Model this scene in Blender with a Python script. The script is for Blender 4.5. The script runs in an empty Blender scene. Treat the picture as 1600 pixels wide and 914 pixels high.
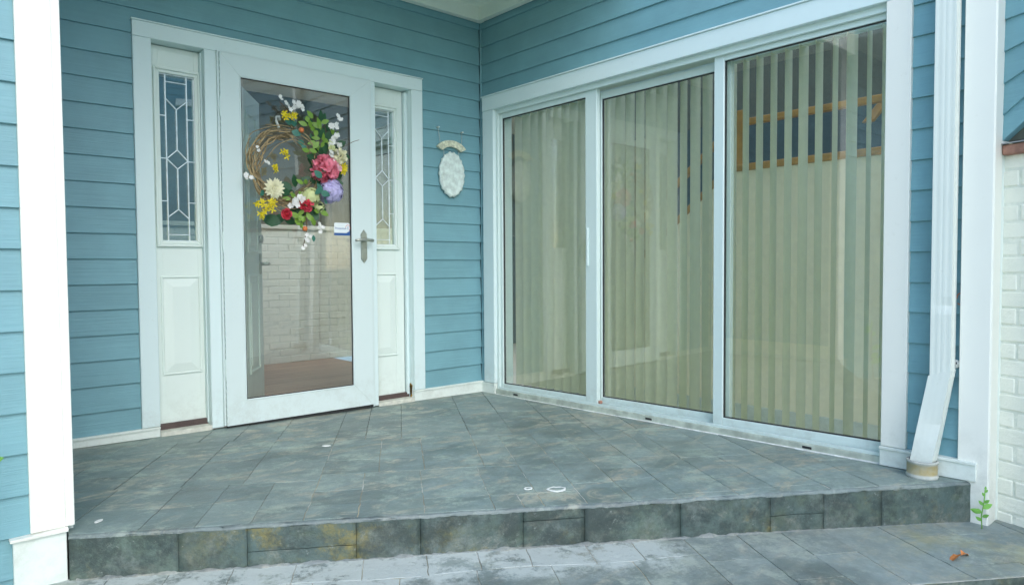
import bpy, bmesh, math, random
from mathutils import Vector, Matrix, noise
random.seed(7)
R = math.radians
sc = bpy.context.scene
COL = sc.collection
# ------------------------------------------------------------------ camera
cd = bpy.data.cameras.new('camera'); cam = bpy.data.objects.new('camera', cd); COL.objects.link(cam)
cam.location = (-3.1816, -3.9327, 0.8999)
cam.rotation_euler = (R(87.862), R(0.361), R(-41.473))
cd.sensor_width = 36; cd.lens = 24.19; cd.clip_start = .02; cd.clip_end = 2000
sc.camera = cam
# ------------------------------------------------------------------ light
SUN_EL, SUN_AZ = 43, 193          # azimuth clockwise from +Y
w = bpy.data.worlds.new('World'); sc.world = w; w.use_nodes = True
nt = w.node_tree; bg = nt.nodes['Background']
sky = nt.nodes.new('ShaderNodeTexSky'); sky.sky_type = 'NISHITA'; sky.sun_disc = False
sky.sun_elevation = R(SUN_EL); sky.sun_rotation = R(SUN_AZ)
sky.dust_density = 1.2; sky.air_density = 1.0; sky.ozone_density = 1.0
nt.links.new(sky.outputs[0], bg.inputs[0]); bg.inputs[1].default_value = .15
sl = bpy.data.lights.new('sun', 'SUN'); sl.energy = .5; sl.angle = R(60); sl.color = (1, .99, .96)
so = bpy.data.objects.new('sun', sl); COL.objects.link(so)
sd = Vector((math.sin(R(SUN_AZ))*math.cos(R(SUN_EL)), math.cos(R(SUN_AZ))*math.cos(R(SUN_EL)), math.sin(R(SUN_EL))))
so.rotation_euler = sd.to_track_quat('Z', 'Y').to_euler()
sc.view_settings.view_transform = 'Standard'; sc.view_settings.look = 'None'
sc.view_settings.exposure = 1.6; sc.view_settings.gamma = 1
sc.cycles.transparent_max_bounces = 32; sc.cycles.diffuse_bounces = 8
# ------------------------------------------------------------------ materials
class NT:
    def __init__(s, name):
        s.m = bpy.data.materials.new(name); s.m.use_nodes = True
        s.t = s.m.node_tree; s.n = s.t.nodes; s.b = s.n['Principled BSDF']; s.out = s.n['Material Output']
    def new(s, ty, **k):
        x = s.n.new(ty)
        for a, v in k.items(): setattr(x, a, v)
        return x
    def link(s, a, b): s.t.links.new(a, b)
    def coord(s, scale=(1,1,1), rnd=True, rotz=0):
        tc = s.new('ShaderNodeTexCoord'); mp = s.new('ShaderNodeMapping')
        mp.inputs['Scale'].default_value = scale; mp.inputs['Rotation'].default_value = (0,0,rotz)
        s.link(tc.outputs['Object'], mp.inputs[0])
        if rnd:
            oi = s.new('ShaderNodeObjectInfo'); mu = s.new('ShaderNodeMath', operation='MULTIPLY'); mu.inputs[1].default_value = 37.
            s.link(oi.outputs['Random'], mu.inputs[0]); s.link(mu.outputs[0], mp.inputs['Location'])
        return mp.outputs[0]
    def noise(s, co, scale, detail=4, rough=.55, lo=.3, hi=.7, dist=0):
        x = s.new('ShaderNodeTexNoise'); x.inputs['Scale'].default_value = scale; x.inputs['Detail'].default_value = detail
        x.inputs['Roughness'].default_value = rough; x.inputs['Distortion'].default_value = dist
        s.link(co, x.inputs['Vector'])
        return s.ramp(x.outputs['Fac'], lo, hi)
    def ramp(s, f, lo, hi, a=0., b=1.):
        x = s.new('ShaderNodeMapRange'); x.inputs[1].default_value = lo; x.inputs[2].default_value = hi
        x.inputs[3].default_value = a; x.inputs[4].default_value = b; x.interpolation_type = 'SMOOTHSTEP'
        s.link(f, x.inputs[0]); return x.outputs[0]
    def mix(s, f, a, b, blend='MIX'):
        x = s.new('ShaderNodeMix', data_type='RGBA', blend_type=blend)
        for i, v in ((0, f), (6, a), (7, b)):
            if isinstance(v, (int, float)): x.inputs[i].default_value = v
            elif isinstance(v, tuple): x.inputs[i].default_value = (*v, 1)
            else: s.link(v, x.inputs[i])
        return x.outputs[2]
    def mul(s, a, b):
        x = s.new('ShaderNodeMath', operation='MULTIPLY')
        for i, v in ((0, a), (1, b)):
            if isinstance(v, (int, float)): x.inputs[i].default_value = v
            else: s.link(v, x.inputs[i])
        return x.outputs[0]
    def axis(s, co, i):
        x = s.new('ShaderNodeSeparateXYZ'); s.link(co, x.inputs[0]); return x.outputs[i]
    def color(s, c):
        if isinstance(c, tuple): s.b.inputs['Base Color'].default_value = (*c, 1)
        else: s.link(c, s.b.inputs['Base Color'])
    def rough(s, v):
        if isinstance(v, (int, float)): s.b.inputs['Roughness'].default_value = v
        else: s.link(v, s.b.inputs['Roughness'])
    def bump(s, h, strength=.3, dist=.002):
        x = s.new('ShaderNodeBump'); x.inputs['Strength'].default_value = strength; x.inputs['Distance'].default_value = dist
        s.link(h, x.inputs['Height']); s.link(x.outputs[0], s.b.inputs['Normal']); return x
    def objrand(s): return s.new('ShaderNodeObjectInfo').outputs['Random']

def m_siding(name, base):
    t = NT(name); co = t.coord((1.2, 40, 46)); g = t.noise(co, 2.2, 5, .6, .25, .75, .6)
    co2 = t.coord((1, 1, 1)); blot = t.noise(co2, 3.0, 4, .6, .3, .7)
    d = tuple(x*.90 for x in base); l = tuple(min(1, x*1.07) for x in base)
    c = t.mix(blot, d, l); c = t.mix(t.mul(g, .22), c, tuple(x*.78 for x in base))
    r = t.objrand(); c = t.mix(t.mul(r, .10), c, tuple(x*1.2 for x in base))
    t.color(c); t.rough(.48); t.bump(g, .30, .0022); return t.m

def m_trim(name, base=(.68,.745,.69), rough=.42, dirt=.25):
    t = NT(name); co = t.coord((1,1,1)); a = t.noise(co, 4, 5, .6, .35, .75); b = t.noise(co, 40, 3, .6, .62, .80)
    c = t.mix(t.mul(a, dirt*.6), base, tuple(x*.88 for x in base))
    c = t.mix(t.mul(b, dirt), c, (base[0]*.72, base[1]*.70, base[2]*.64))
    zz = t.ramp(t.axis(t.coord(rnd=False), 2), .34, .0); gr = t.noise(co, 11, 6, .78, .42, .66)
    c = t.mix(t.mul(t.mul(zz, gr), .30), c, (.36,.38,.32))          # splash dirt low down
    t.color(c); t.rough(rough); fine = t.noise(t.coord((3,60,60)), 3, 3, .5, .2, .8); t.bump(fine, .06, .001); return t.m

def m_plain(name, c, rough=.5, metal=0., var=.12, scale=25, bump=.05, trans=0):
    t = NT(name); co = t.coord(); a = t.noise(co, scale, 3)
    t.color(t.mix(a, tuple(x*(1-var) for x in c), tuple(min(1, x*(1+var)) for x in c))); t.rough(rough)
    t.b.inputs['Metallic'].default_value = metal
    if bump: t.bump(a, bump, .001)
    if trans:
        tr = t.new('ShaderNodeBsdfTranslucent'); tr.inputs[0].default_value = (*c, 1)
        mx = t.new('ShaderNodeMixShader'); mx.inputs[0].default_value = trans
        t.link(t.b.outputs[0], mx.inputs[1]); t.link(tr.outputs[0], mx.inputs[2]); t.link(mx.outputs[0], t.out.inputs[0])
    return t.m

def m_glass(name, tint=(.93,.97,.95), f0=.045, wave=.0, scale=1.6):
    t = NT(name); t.n.remove(t.b)
    geo = t.new('ShaderNodeNewGeometry'); dot = t.new('ShaderNodeVectorMath', operation='DOT_PRODUCT')
    t.link(geo.outputs['Incoming'], dot.inputs[0]); t.link(geo.outputs['Normal'], dot.inputs[1])
    ab = t.new('ShaderNodeMath', operation='ABSOLUTE'); t.link(dot.outputs['Value'], ab.inputs[0])
    om = t.new('ShaderNodeMath', operation='SUBTRACT'); om.inputs[0].default_value = 1; t.link(ab.outputs[0], om.inputs[1])
    pw = t.new('ShaderNodeMath', operation='POWER'); t.link(om.outputs[0], pw.inputs[0]); pw.inputs[1].default_value = 5
    ma = t.new('ShaderNodeMath', operation='MULTIPLY_ADD'); t.link(pw.outputs[0], ma.inputs[0]); ma.inputs[1].default_value = 1-f0; ma.inputs[2].default_value = f0
    tr = t.new('ShaderNodeBsdfTransparent'); tr.inputs[0].default_value = (*tint, 1)
    gl = t.new('ShaderNodeBsdfGlossy'); gl.inputs['Roughness'].default_value = .0; gl.inputs[0].default_value = (1,1,1,1)
    if wave:
        co = t.coord((1,1,1), rnd=False); x = t.new('ShaderNodeTexNoise'); x.inputs['Scale'].default_value = scale; x.inputs['Detail'].default_value = 0
        t.link(co, x.inputs['Vector']); bp = t.new('ShaderNodeBump'); bp.inputs['Strength'].default_value = 1; bp.inputs['Distance'].default_value = wave
        t.link(x.outputs['Fac'], bp.inputs['Height']); t.link(bp.outputs[0], gl.inputs['Normal'])
    mx = t.new('ShaderNodeMixShader'); t.link(ma.outputs[0], mx.inputs[0]); t.link(tr.outputs[0], mx.inputs[1]); t.link(gl.outputs[0], mx.inputs[2])
    t.link(mx.outputs[0], t.out.inputs[0]); return t.m

EDGE_ANG = math.atan2(-3.135+1.37, 2.815)       # direction of the porch's front edge in plan
def m_stone(name, base, tan=.35, white=.0, kind='floor'):
    # coordinates are the place's own metres, turned to run along the step edge
    t = NT(name); co = t.coord((1,1,1), rnd=False, rotz=-EDGE_ANG); st = t.coord((1,2.0,2), rnd=False, rotz=-EDGE_ANG)
    a = t.noise(st, 1.3, 7, .72, .38, .62, .8); b = t.noise(st, 2.9, 7, .68, .50, .62, 1.4); c_ = t.noise(co, 55, 4, .7, .3, .75)
    d = t.noise(st, 1.7, 5, .6, .45, .68, .5); e = t.noise(co, 9, 6, .72, .35, .65)
    dk = tuple(x*.52 for x in base); lt = tuple(x*1.38 for x in base)
    c = t.mix(a, dk, lt); c = t.mix(t.mul(e, .45), c, (base[0]*.86, base[1]*1.02, base[2]*1.12))
    c = t.mix(t.mul(t.mul(b, t.noise(co, 21, 5, .75, .3, .6)), tan*1.8), c, (.375,.365,.285)); c = t.mix(t.mul(d, .55), c, (base[0]*1.45, base[1]*1.38, base[2]*1.3))
    c = t.mix(t.mul(c_, .22), c, dk)
    m1 = t.noise(co, 13, 7, .8, .40, .62); c = t.mix(t.mul(m1, .5), c, (base[0]*.62, base[1]*.70, base[2]*.66))
    m2 = t.noise(co, 4.3, 8, .82, .50, .64); c = t.mix(t.mul(m2, .75), c, (base[0]*1.75, base[1]*1.68, base[2]*1.5))
    rr = t.objrand(); c = t.mix(t.mul(t.ramp(rr, .45, 1.), .26), c, lt); c = t.mix(t.mul(t.ramp(rr, .45, 0.), .20), c, dk)
    fl = t.noise(st, 26, 5, .78, .66, .74); c = t.mix(t.mul(fl, .6), c, (.50,.51,.46))
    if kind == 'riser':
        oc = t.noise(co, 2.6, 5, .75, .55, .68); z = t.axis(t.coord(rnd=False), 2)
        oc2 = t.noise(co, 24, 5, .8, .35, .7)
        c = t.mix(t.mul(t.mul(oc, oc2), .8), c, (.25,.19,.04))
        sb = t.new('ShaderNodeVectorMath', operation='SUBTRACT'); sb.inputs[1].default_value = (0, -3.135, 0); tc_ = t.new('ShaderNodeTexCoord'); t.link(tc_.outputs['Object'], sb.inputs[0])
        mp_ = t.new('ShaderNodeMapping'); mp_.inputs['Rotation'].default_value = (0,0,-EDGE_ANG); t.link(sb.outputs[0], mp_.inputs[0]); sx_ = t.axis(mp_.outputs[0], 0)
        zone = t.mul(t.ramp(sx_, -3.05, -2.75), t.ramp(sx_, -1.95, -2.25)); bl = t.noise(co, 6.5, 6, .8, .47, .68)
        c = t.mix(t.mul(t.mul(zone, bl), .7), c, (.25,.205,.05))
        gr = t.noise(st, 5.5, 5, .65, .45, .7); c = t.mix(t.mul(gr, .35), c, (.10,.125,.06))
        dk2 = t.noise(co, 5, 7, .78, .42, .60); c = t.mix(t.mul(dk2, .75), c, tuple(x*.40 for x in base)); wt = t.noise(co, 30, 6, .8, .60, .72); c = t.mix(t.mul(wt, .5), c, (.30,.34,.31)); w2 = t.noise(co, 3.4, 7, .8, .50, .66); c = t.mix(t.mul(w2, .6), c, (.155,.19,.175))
    if white:
        wh = t.noise(co, 7, 8, .8, .34, .70); ge = t.new('ShaderNodeTexCoord')
        mp = t.new('ShaderNodeMapping'); mp.vector_type = 'POINT'; mp.inputs['Rotation'].default_value = (0,0,-EDGE_ANG)
        ox, oy = 0, -3.135
        sb = t.new('ShaderNodeVectorMath', operation='SUBTRACT'); sb.inputs[1].default_value = (ox, oy, 0)
        t.link(ge.outputs['Object'], sb.inputs[0]); t.link(sb.outputs[0], mp.inputs[0])
        s_, t_ = t.axis(mp.outputs[0], 0), t.axis(mp.outputs[0], 1)
        msk = t.mul(t.ramp(s_, -1.15, -1.45), t.ramp(t_, -.36, -.05))
        c = t.mix(t.mul(t.ramp(t.mul(msk, wh), .06, .42), white), c, (.45,.505,.48))
        yl = t.mul(t.ramp(s_, -.75, -.2), t.noise(co, 4, 5, .7, .4, .7)); c = t.mix(t.mul(yl, .5), c, (.40,.36,.14))
    t.color(c)
    t.rough(t.ramp(a, 0, 1, .42, .68)); h = t.mix(.45, e, c_)
    t.bump(h, .5, .0035); return t.m

M = {}
SID = (.166,.345,.388)
M['siding'] = m_siding('siding_paint', SID)
M['trim'] = m_trim('white_trim'); M['trim_bright'] = m_trim('white_trim_bright', (.765,.775,.705), .35, .2)  # second white is a brighter copy, raised to make up for weak light
M['casing'] = m_trim('white_casing', (.64,.765,.755), .42, .25)
M['cream'] = m_trim('cream_door_paint', (.68,.765,.71), .38, .12)
M['alu'] = m_trim('white_aluminium', (.62,.74,.71), .33, .3)
M['storm'] = m_trim('white_storm_metal', (.61,.715,.70), .28, .1)
M['ceiling'] = m_trim('ceiling_paint', (.80,.86,.76), .5, .1)
M['frieze'] = m_trim('frieze_paint', (.82,.86,.76), .5, .1)
M['floor'] = m_stone('slate_stamped', (.186,.238,.222), .75)
M['edge'] = m_stone('slate_edge', (.15,.185,.18), .4)
t = NT('joint_mortar'); co = t.coord(rnd=False); a = t.noise(co, 2.6, 4, .6, .40, .62); b = t.noise(co, 6.0, 4, .6, .48, .62); c = t.noise(co, 45, 3, .6)
sb = t.new('ShaderNodeVectorMath', operation='SUBTRACT'); sb.inputs[1].default_value = (0, -3.135, 0); t.link(co, sb.inputs[0])
mp = t.new('ShaderNodeMapping'); mp.inputs['Rotation'].default_value = (0,0,-EDGE_ANG); t.link(sb.outputs[0], mp.inputs[0])
fr = t.mul(t.ramp(t.axis(mp.outputs[0], 0), -3.1, -2.4), t.ramp(t.axis(mp.outputs[0], 1), 1.7, .9))      # front and right joints pale and sandy, back and left ones dark
k = t.mix(t.mul(fr, t.ramp(a, 0, 1, .55, 1)), (.085,.105,.098), (.42,.39,.28)); k = t.mix(t.mul(t.mul(b, fr), .8), k, (.56,.58,.53)); k = t.mix(t.mul(c, .3), k, (.12,.13,.115)); t.color(k); t.rough(.9); t.bump(c, .4, .003); M['joint'] = t.m
M['joint_dark'] = m_plain('joint_dark', (.07,.085,.08), .9, var=.4, scale=8, bump=.3)
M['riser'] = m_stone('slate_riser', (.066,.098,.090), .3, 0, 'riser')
M['patio'] = m_stone('slate_patio', (.200,.240,.228), .45, .88)
M['fillet'] = m_stone('mortar_fillet', (.17,.19,.185), .3)
t = NT('white_brick_paint'); a = t.noise(t.coord(), 9, 5, .6, .3, .7); b = t.noise(t.coord(), 60, 4, .7, .3, .75)
t.color(t.mix(t.mul(a, .5), (.77,.775,.665), (.67,.69,.59))); t.rough(.5); t.bump(t.mix(.4, a, b), .5, .005); M['brick'] = t.m
t = NT('white_mortar_paint'); a = t.noise(t.coord(), 30, 5, .6, .3, .7)
t.color(t.mix(a, (.74,.755,.65), (.62,.65,.56))); t.rough(.7); t.bump(a, .5, .004); M['mortar'] = t.m
M['redbrick'] = m_plain('red_brick', (.33,.17,.12), .8, var=.35, scale=18, bump=.5)
M['flash'] = m_plain('grey_flashing', (.35,.36,.37), .5, .4)
M['rust'] = m_plain('ochre_rot', (.34,.20,.03), .8, var=.6, scale=30, bump=.4)
M['brown'] = m_plain('brown_shadow_threshold', (.075,.052,.046), .6)  # darkened to carry the shadow under the sidelights
M['sill'] = m_plain('beige_sill', (.56,.57,.49), .55, var=.15)
M['track'] = m_plain('dirty_track', (.42,.47,.40), .55, var=.25, scale=12)
M['caulk'] = m_plain('white_caulk', (.70,.72,.68), .6, var=.2)
M['glass'] = m_glass('window_glass', (.985,.99,.97), .078, .0016, 1.0)
M['glass_storm'] = m_glass('storm_glass', (.95,.97,.95), .085, .005, 1.1)
M['glass_lead'] = m_glass('leaded_glass', (.80,.90,.87), .22, .003, 3)
M['came'] = m_plain('silver_came', (.72,.80,.80), .3, .25)
M['vane'] = m_plain('blind_vane', (.90,.93,.76), .6, var=.05, bump=0, trans=.5)
M['nickel'] = m_plain('satin_nickel', (.46,.48,.42), .34, .85, .08)
M['black'] = m_plain('black_rubber', (.02,.022,.022), .6)
M['wood'] = m_plain('oak_trim', (.50,.27,.07), .4, var=.15, scale=12)
t = NT('plank_floor'); g = t.noise(t.coord((1.2,14,14)), 3, 5, .6, .3, .7)
t.color(t.mix(t.mix(.5, g, t.objrand()), (.34,.165,.10), (.56,.33,.21))); t.rough(.28); M['plankfloor'] = t.m
M['hall'] = m_plain('hall_dimmed', (.15,.15,.115), .7, var=.05)  # dark tone stands in for dim light in the upper hall
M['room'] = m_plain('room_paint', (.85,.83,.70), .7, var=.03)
M['roomdark'] = m_plain('dark_backing', (.10,.11,.085), .7, var=.08)  # dark tone; on the stair back wall it stands for unlit depth
M['stairwall'] = m_plain('stair_wall_paint', (.93,.87,.66), .7, var=.03)
M['plaque'] = m_plain('weathered_plaster', (.62,.72,.67), .85, var=.17, scale=26, bump=1)
M['banner'] = m_plain('cream_ceramic', (.60,.62,.46), .8, var=.25, scale=55, bump=.7)
M['cord'] = m_plain('grey_cord', (.5,.55,.52), .6)
M['downspout'] = m_trim('white_downspout', (.69,.74,.68), .34, .35)
t = NT('stained_collar'); z = t.axis(t.coord(rnd=False), 2); n1 = t.noise(t.coord(), 16, 5, .7, .3, .7)
band = t.mul(t.ramp(z, .012, .022), t.ramp(z, .066, .052))
c = t.mix(n1, (.33,.36,.33), (.50,.52,.47)); c = t.mix(t.mul(band, t.ramp(n1, 0, 1, .55, .95)), c, (.34,.275,.11)); t.color(c); t.rough(.8); t.bump(n1, .5, .003); M['collar'] = t.m
M['paint'] = m_plain('white_paint_chip', (.66,.69,.66), .6)
M['lawn'] = m_plain('lawn', (.06,.10,.03), .9, var=.4, scale=4)
M['paving'] = m_plain('pale_concrete', (.52,.56,.48), .85, var=.15, scale=3, bump=.2)  # yard made pale to bounce light into the porch
M['window_dark'] = m_glass('far_window_glass', (.3,.34,.36), .12)
M['curtain'] = m_plain('pale_curtain', (.5,.55,.6), .8)
GREEN = {'leaf_dark': (.030,.105,.045), 'leaf_lime': (.20,.36,.05), 'leaf_teal': (.055,.21,.15)}
for k, v in GREEN.items(): M[k] = m_plain(k, v, .45, var=.3, scale=30, trans=.25)
M['pink'] = m_plain('pink_petal', (.88,.24,.32), .6, var=.4, scale=40, bump=0, trans=.2)
M['palepink'] = m_plain('pale_pink_petal', (.82,.45,.52), .6, var=.2, scale=40, bump=0)
M['coral'] = m_plain('coral_petal', (.78,.085,.13), .6, var=.4, scale=40, bump=0, trans=.2)
M['lav'] = m_plain('lavender_petal', (.56,.52,.84), .6, var=.35, scale=40, bump=0, trans=.2)
M['pgreen'] = m_plain('pale_green_petal', (.66,.72,.36), .6, var=.15, scale=40, bump=0, trans=.2)
M['creampetal'] = m_plain('cream_petal', (.80,.78,.55), .6, var=.1, scale=40, bump=0, trans=.2)
M['whitepetal'] = m_plain('white_petal', (.82,.82,.78), .6, var=.06, bump=0, trans=.2)
M['yellow'] = m_plain('yellow_petal', (.75,.62,.02), .6, var=.15, scale=40, bump=0, trans=.2)
M['berry'] = m_plain('orange_berry', (.60,.17,.05), .35)
M['vine'] = m_plain('grapevine', (.33,.25,.13), .75, var=.4, scale=20, bump=.4)
M['stem'] = m_plain('brown_stem', (.13,.085,.05), .8)
M['weedleaf'] = m_plain('weed_leaf', (.22,.50,.10), .5, var=.25, trans=.3)
M['shrubleaf'] = m_plain('shrub_leaf', (.06,.15,.035), .5, var=.35, trans=.25)
M['deadleaf'] = m_plain('dead_leaf', (.52,.19,.05), .7, var=.3)
M['stickerw'] = m_plain('sticker_white', (.74,.80,.80), .35, var=.02, bump=0)
M['stickerb'] = m_plain('sticker_blue', (.03,.10,.30), .35, var=.02, bump=0)
M['stickerr'] = m_plain('sticker_red', (.55,.08,.06), .35, var=.02, bump=0)
M['copper'] = m_plain('copper_wire', (.45,.2,.12), .5)
# ------------------------------------------------------------------ geometry helpers
def box(bm, x0, x1, y0, y1, z0, z1, bev=0.):
    b2 = bmesh.new()
    v = [b2.verts.new((x, y, z)) for x in (x0, x1) for y in (y0, y1) for z in (z0, z1)]
    for f in ((0,1,3,2),(4,6,7,5),(0,4,5,1),(2,3,7,6),(0,2,6,4),(1,5,7,3)): b2.faces.new([v[i] for i in f])
    if bev: bmesh.ops.bevel(b2, geom=list(b2.edges), offset=bev, segments=2 if bev > .003 else 1, affect='EDGES', profile=.5)
    join(bm, b2); return bm
def join(bm, b2):
    mp = {v: bm.verts.new(v.co) for v in b2.verts}
    for f in b2.faces:
        g = bm.faces.new([mp[v] for v in f.verts]); g.smooth = f.smooth
    b2.free()
def prism(bm, pts, d0, d1, axis='y', bev=0.):
    """pts: 2D polygon; extruded along an axis.  axis y: pts are (x,z); axis z: (x,y); axis x: (y,z)"""
    b2 = bmesh.new()
    def P(p, d): return {'y': (p[0], d, p[1]), 'z': (p[0], p[1], d), 'x': (d, p[0], p[1])}[axis]
    a = [b2.verts.new(P(p, d0)) for p in pts]; b = [b2.verts.new(P(p, d1)) for p in pts]; n = len(pts)
    b2.faces.new(a); b2.faces.new(b[::-1])
    for i in range(n): b2.faces.new((a[i], b[i], b[(i+1) % n], a[(i+1) % n]))
    bmesh.ops.recalc_face_normals(b2, faces=b2.faces)
    if bev: bmesh.ops.bevel(b2, geom=list(b2.edges), offset=bev, segments=1, affect='EDGES')
    join(bm, b2); return bm
def tube(bm, path, rad, n=6, cap=True):
    path = [Vector(p) for p in path]; rings = []
    up = Vector((.13, .21, .97))
    for i, p in enumerate(path):
        d = (path[min(i+1, len(path)-1)] - path[max(i-1, 0)]).normalized()
        a = d.cross(up)
        if a.length < .05: a = d.cross(Vector((1, 0, .1)))
        a.normalize(); b = d.cross(a).normalized(); r = rad(i/(len(path)-1)) if callable(rad) else rad
        rings.append([bm.verts.new(p + (a*math.cos(2*math.pi*k/n) + b*math.sin(2*math.pi*k/n))*r) for k in range(n)])
    for i in range(len(rings)-1):
        for k in range(n):
            f = bm.faces.new((rings[i][k], rings[i][(k+1) % n], rings[i+1][(k+1) % n], rings[i+1][k])); f.smooth = True
    if cap: bm.faces.new(rings[0][::-1]); bm.faces.new(rings[-1])
    return bm
def lathe(bm, prof, n=20, c=(0,0,0)):
    rings = [[bm.verts.new((c[0]+r*math.cos(2*math.pi*k/n), c[1]+r*math.sin(2*math.pi*k/n), c[2]+z)) for k in range(n)] for r, z in prof]
    for i in range(len(rings)-1):
        for k in range(n):
            f = bm.faces.new((rings[i][k], rings[i][(k+1) % n], rings[i+1][(k+1) % n], rings[i+1][k])); f.smooth = True
    bm.faces.new(rings[0][::-1]); bm.faces.new(rings[-1]); return bm
def mk(name, bm, mat, parent=None, loc=(0,0,0), rot=(0,0,0), keep=False):
    if isinstance(bm, bpy.types.Mesh): me = bm
    else:
        me = bpy.data.meshes.new(name); bmesh.ops.recalc_face_normals(bm, faces=bm.faces) if not keep else None
        bm.to_mesh(me); bm.free()
        me.materials.append(M[mat] if isinstance(mat, str) else mat)
    o = bpy.data.objects.new(name, me); COL.objects.link(o); o.location = loc; o.rotation_euler = rot
    if parent: o.parent = parent
    return o
def mbox(name, mat, parent, x0, x1, y0, y1, z0, z1, bev=.002): return mk(name, box(bmesh.new(), x0, x1, y0, y1, z0, z1, bev), mat, parent)
def tag(o, label=None, cat=None, group=None, kind=None):
    for k, v in (('label', label), ('category', cat), ('group', group), ('kind', kind)):
        if v: o[k] = v
    return o
def thing(name, label, cat, loc=(0,0,0), rz=0, group=None):
    o = bpy.data.objects.new(name, None); COL.objects.link(o); o.location = loc; o.rotation_euler = (0,0,rz); o.empty_display_size = .1
    return tag(o, label, cat, group)
def setting(name, loc=(0,0,0), rz=0):
    o = bpy.data.objects.new(name, None); COL.objects.link(o); o.location = loc; o.rotation_euler = (0,0,rz); return tag(o, kind='structure')
def clip(poly, fn):
    out = []
    for i in range(len(poly)):
        a, b = poly[i], poly[(i+1) % len(poly)]; fa, fb = fn(a), fn(b)
        if fa >= 0: out.append(a)
        if fa*fb < 0:
            k = fa/(fa-fb); out.append((a[0]+(b[0]-a[0])*k, a[1]+(b[1]-a[1])*k))
    return out
def fz(x, y): return -.015 - .016*x - .017*y          # porch floor falls gently to the house corner
def pz(x, y): return -.126 + .035*(1-math.exp(min(x, 0)/.9))                   # lower tread
# the walls' own frames: local x to the right as you face the wall, local -y towards you
E_D = Vector((2.815, -3.135+1.37, 0)).normalized(); E_M = Vector((-E_D.y, E_D.x, 0)); E_O = Vector((0, -3.135, 0))
def lw(s, t, z=0): p = E_O + E_D*s + E_M*t; return (p.x, p.y, z)
# ------------------------------------------------------------------ ground and paving
g = bmesh.new(); vs = [g.verts.new((x, y, -.275)) for x, y in ((-300,-300),(300,-300),(300,300),(-300,300))]; g.faces.new(vs)
tag(mk('ground', g, 'lawn'), kind='structure')
g = bmesh.new(); vs = [g.verts.new((x, y, -.262)) for x, y in ((-7,-7.6),(2.5,-7.6),(2.5,-1),(-2.8,-1.25),(-7,-1.25))]; g.faces.new(vs)
tag(mk('yard_paving', g, 'paving'), kind='structure')

def slab(name, poly, zf, mat, parent, gap=.0013, th=.02, bev=.0012, lift=None):
    """one stone: polygon in plan, shrunk by the joint, bevelled, top following zf"""
    if len(poly) < 3: return
    c = Vector((sum(p[0] for p in poly)/len(poly), sum(p[1] for p in poly)/len(poly)))
    area = 0
    for i in range(len(poly)):
        a, b = poly[i], poly[(i+1) % len(poly)]; area += a[0]*b[1]-b[0]*a[1]
    if abs(area) < .004: return
    if area < 0: poly = poly[::-1]
    def inset(pl, d):
        out = []; n = len(pl)
        for i in range(n):
            p0, p1, p2 = (Vector(pl[(i+k) % n]) for k in (-1, 0, 1))
            d1 = (p1-p0); d2 = (p2-p1)
            if d1.length < 1e-5 or d2.length < 1e-5: out.append(p1); continue
            n1 = Vector((-d1.y, d1.x)).normalized(); n2 = Vector((-d2.y, d2.x)).normalized(); k = 1+n1.dot(n2)
            out.append(p1 + (n1+n2)*(d/max(k, .3)))
        return out
    wob = []                                    # hand-worn edges: walk each side in short steps
    for i in range(len(poly)):
        a, b = Vector(poly[i]), Vector(poly[(i+1) % len(poly)]); n_ = max(1, int((b-a).length/.035))
        for k in range(n_):
            p = a+(b-a)*k/n_; on_wall = abs(p.y+.004) < .001 or abs(p.x+.004) < .001
            v = Vector((p.x*30, p.y*30, i*0.0)); d = Vector((noise.noise(v), noise.noise(v+Vector((7,3,1)))))*.0042
            wob.append(tuple(p + (d if not on_wall else Vector((0, 0)))))
    poly = wob
    pl = inset(poly, gap + random.uniform(-.0004, .0012)); tp = inset(pl, bev)
    lf = random.uniform(-.0008, .0012) if lift is None else lift
    bm = bmesh.new()
    T = [bm.verts.new((p.x, p.y, zf(p.x, p.y)+lf)) for p in tp]; S = [bm.verts.new((p.x, p.y, zf(p.x, p.y)+lf-bev*.8)) for p in pl]
    B = [bm.verts.new((p.x, p.y, zf(p.x, p.y)-th)) for p in pl]; n = len(pl)
    bm.faces.new(T)
    for i in range(n):
        j = (i+1) % n; bm.faces.new((S[i], S[j], T[j], T[i])); bm.faces.new((B[i], B[j], S[j], S[i]))
    return mk(name, bm, mat, parent)
porch = setting('porch_floor')
PORCH = [(-.004,-.004), (-2.811,-.004), (-2.811,-1.37), (-.004,-3.128)]
# body under the slabs, doubling as the joint bed
g = bmesh.new(); top = [g.verts.new((x, y, fz(x, y)-.0022)) for x, y in PORCH]; bot = [g.verts.new((x, y, -.3)) for x, y in PORCH]
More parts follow.
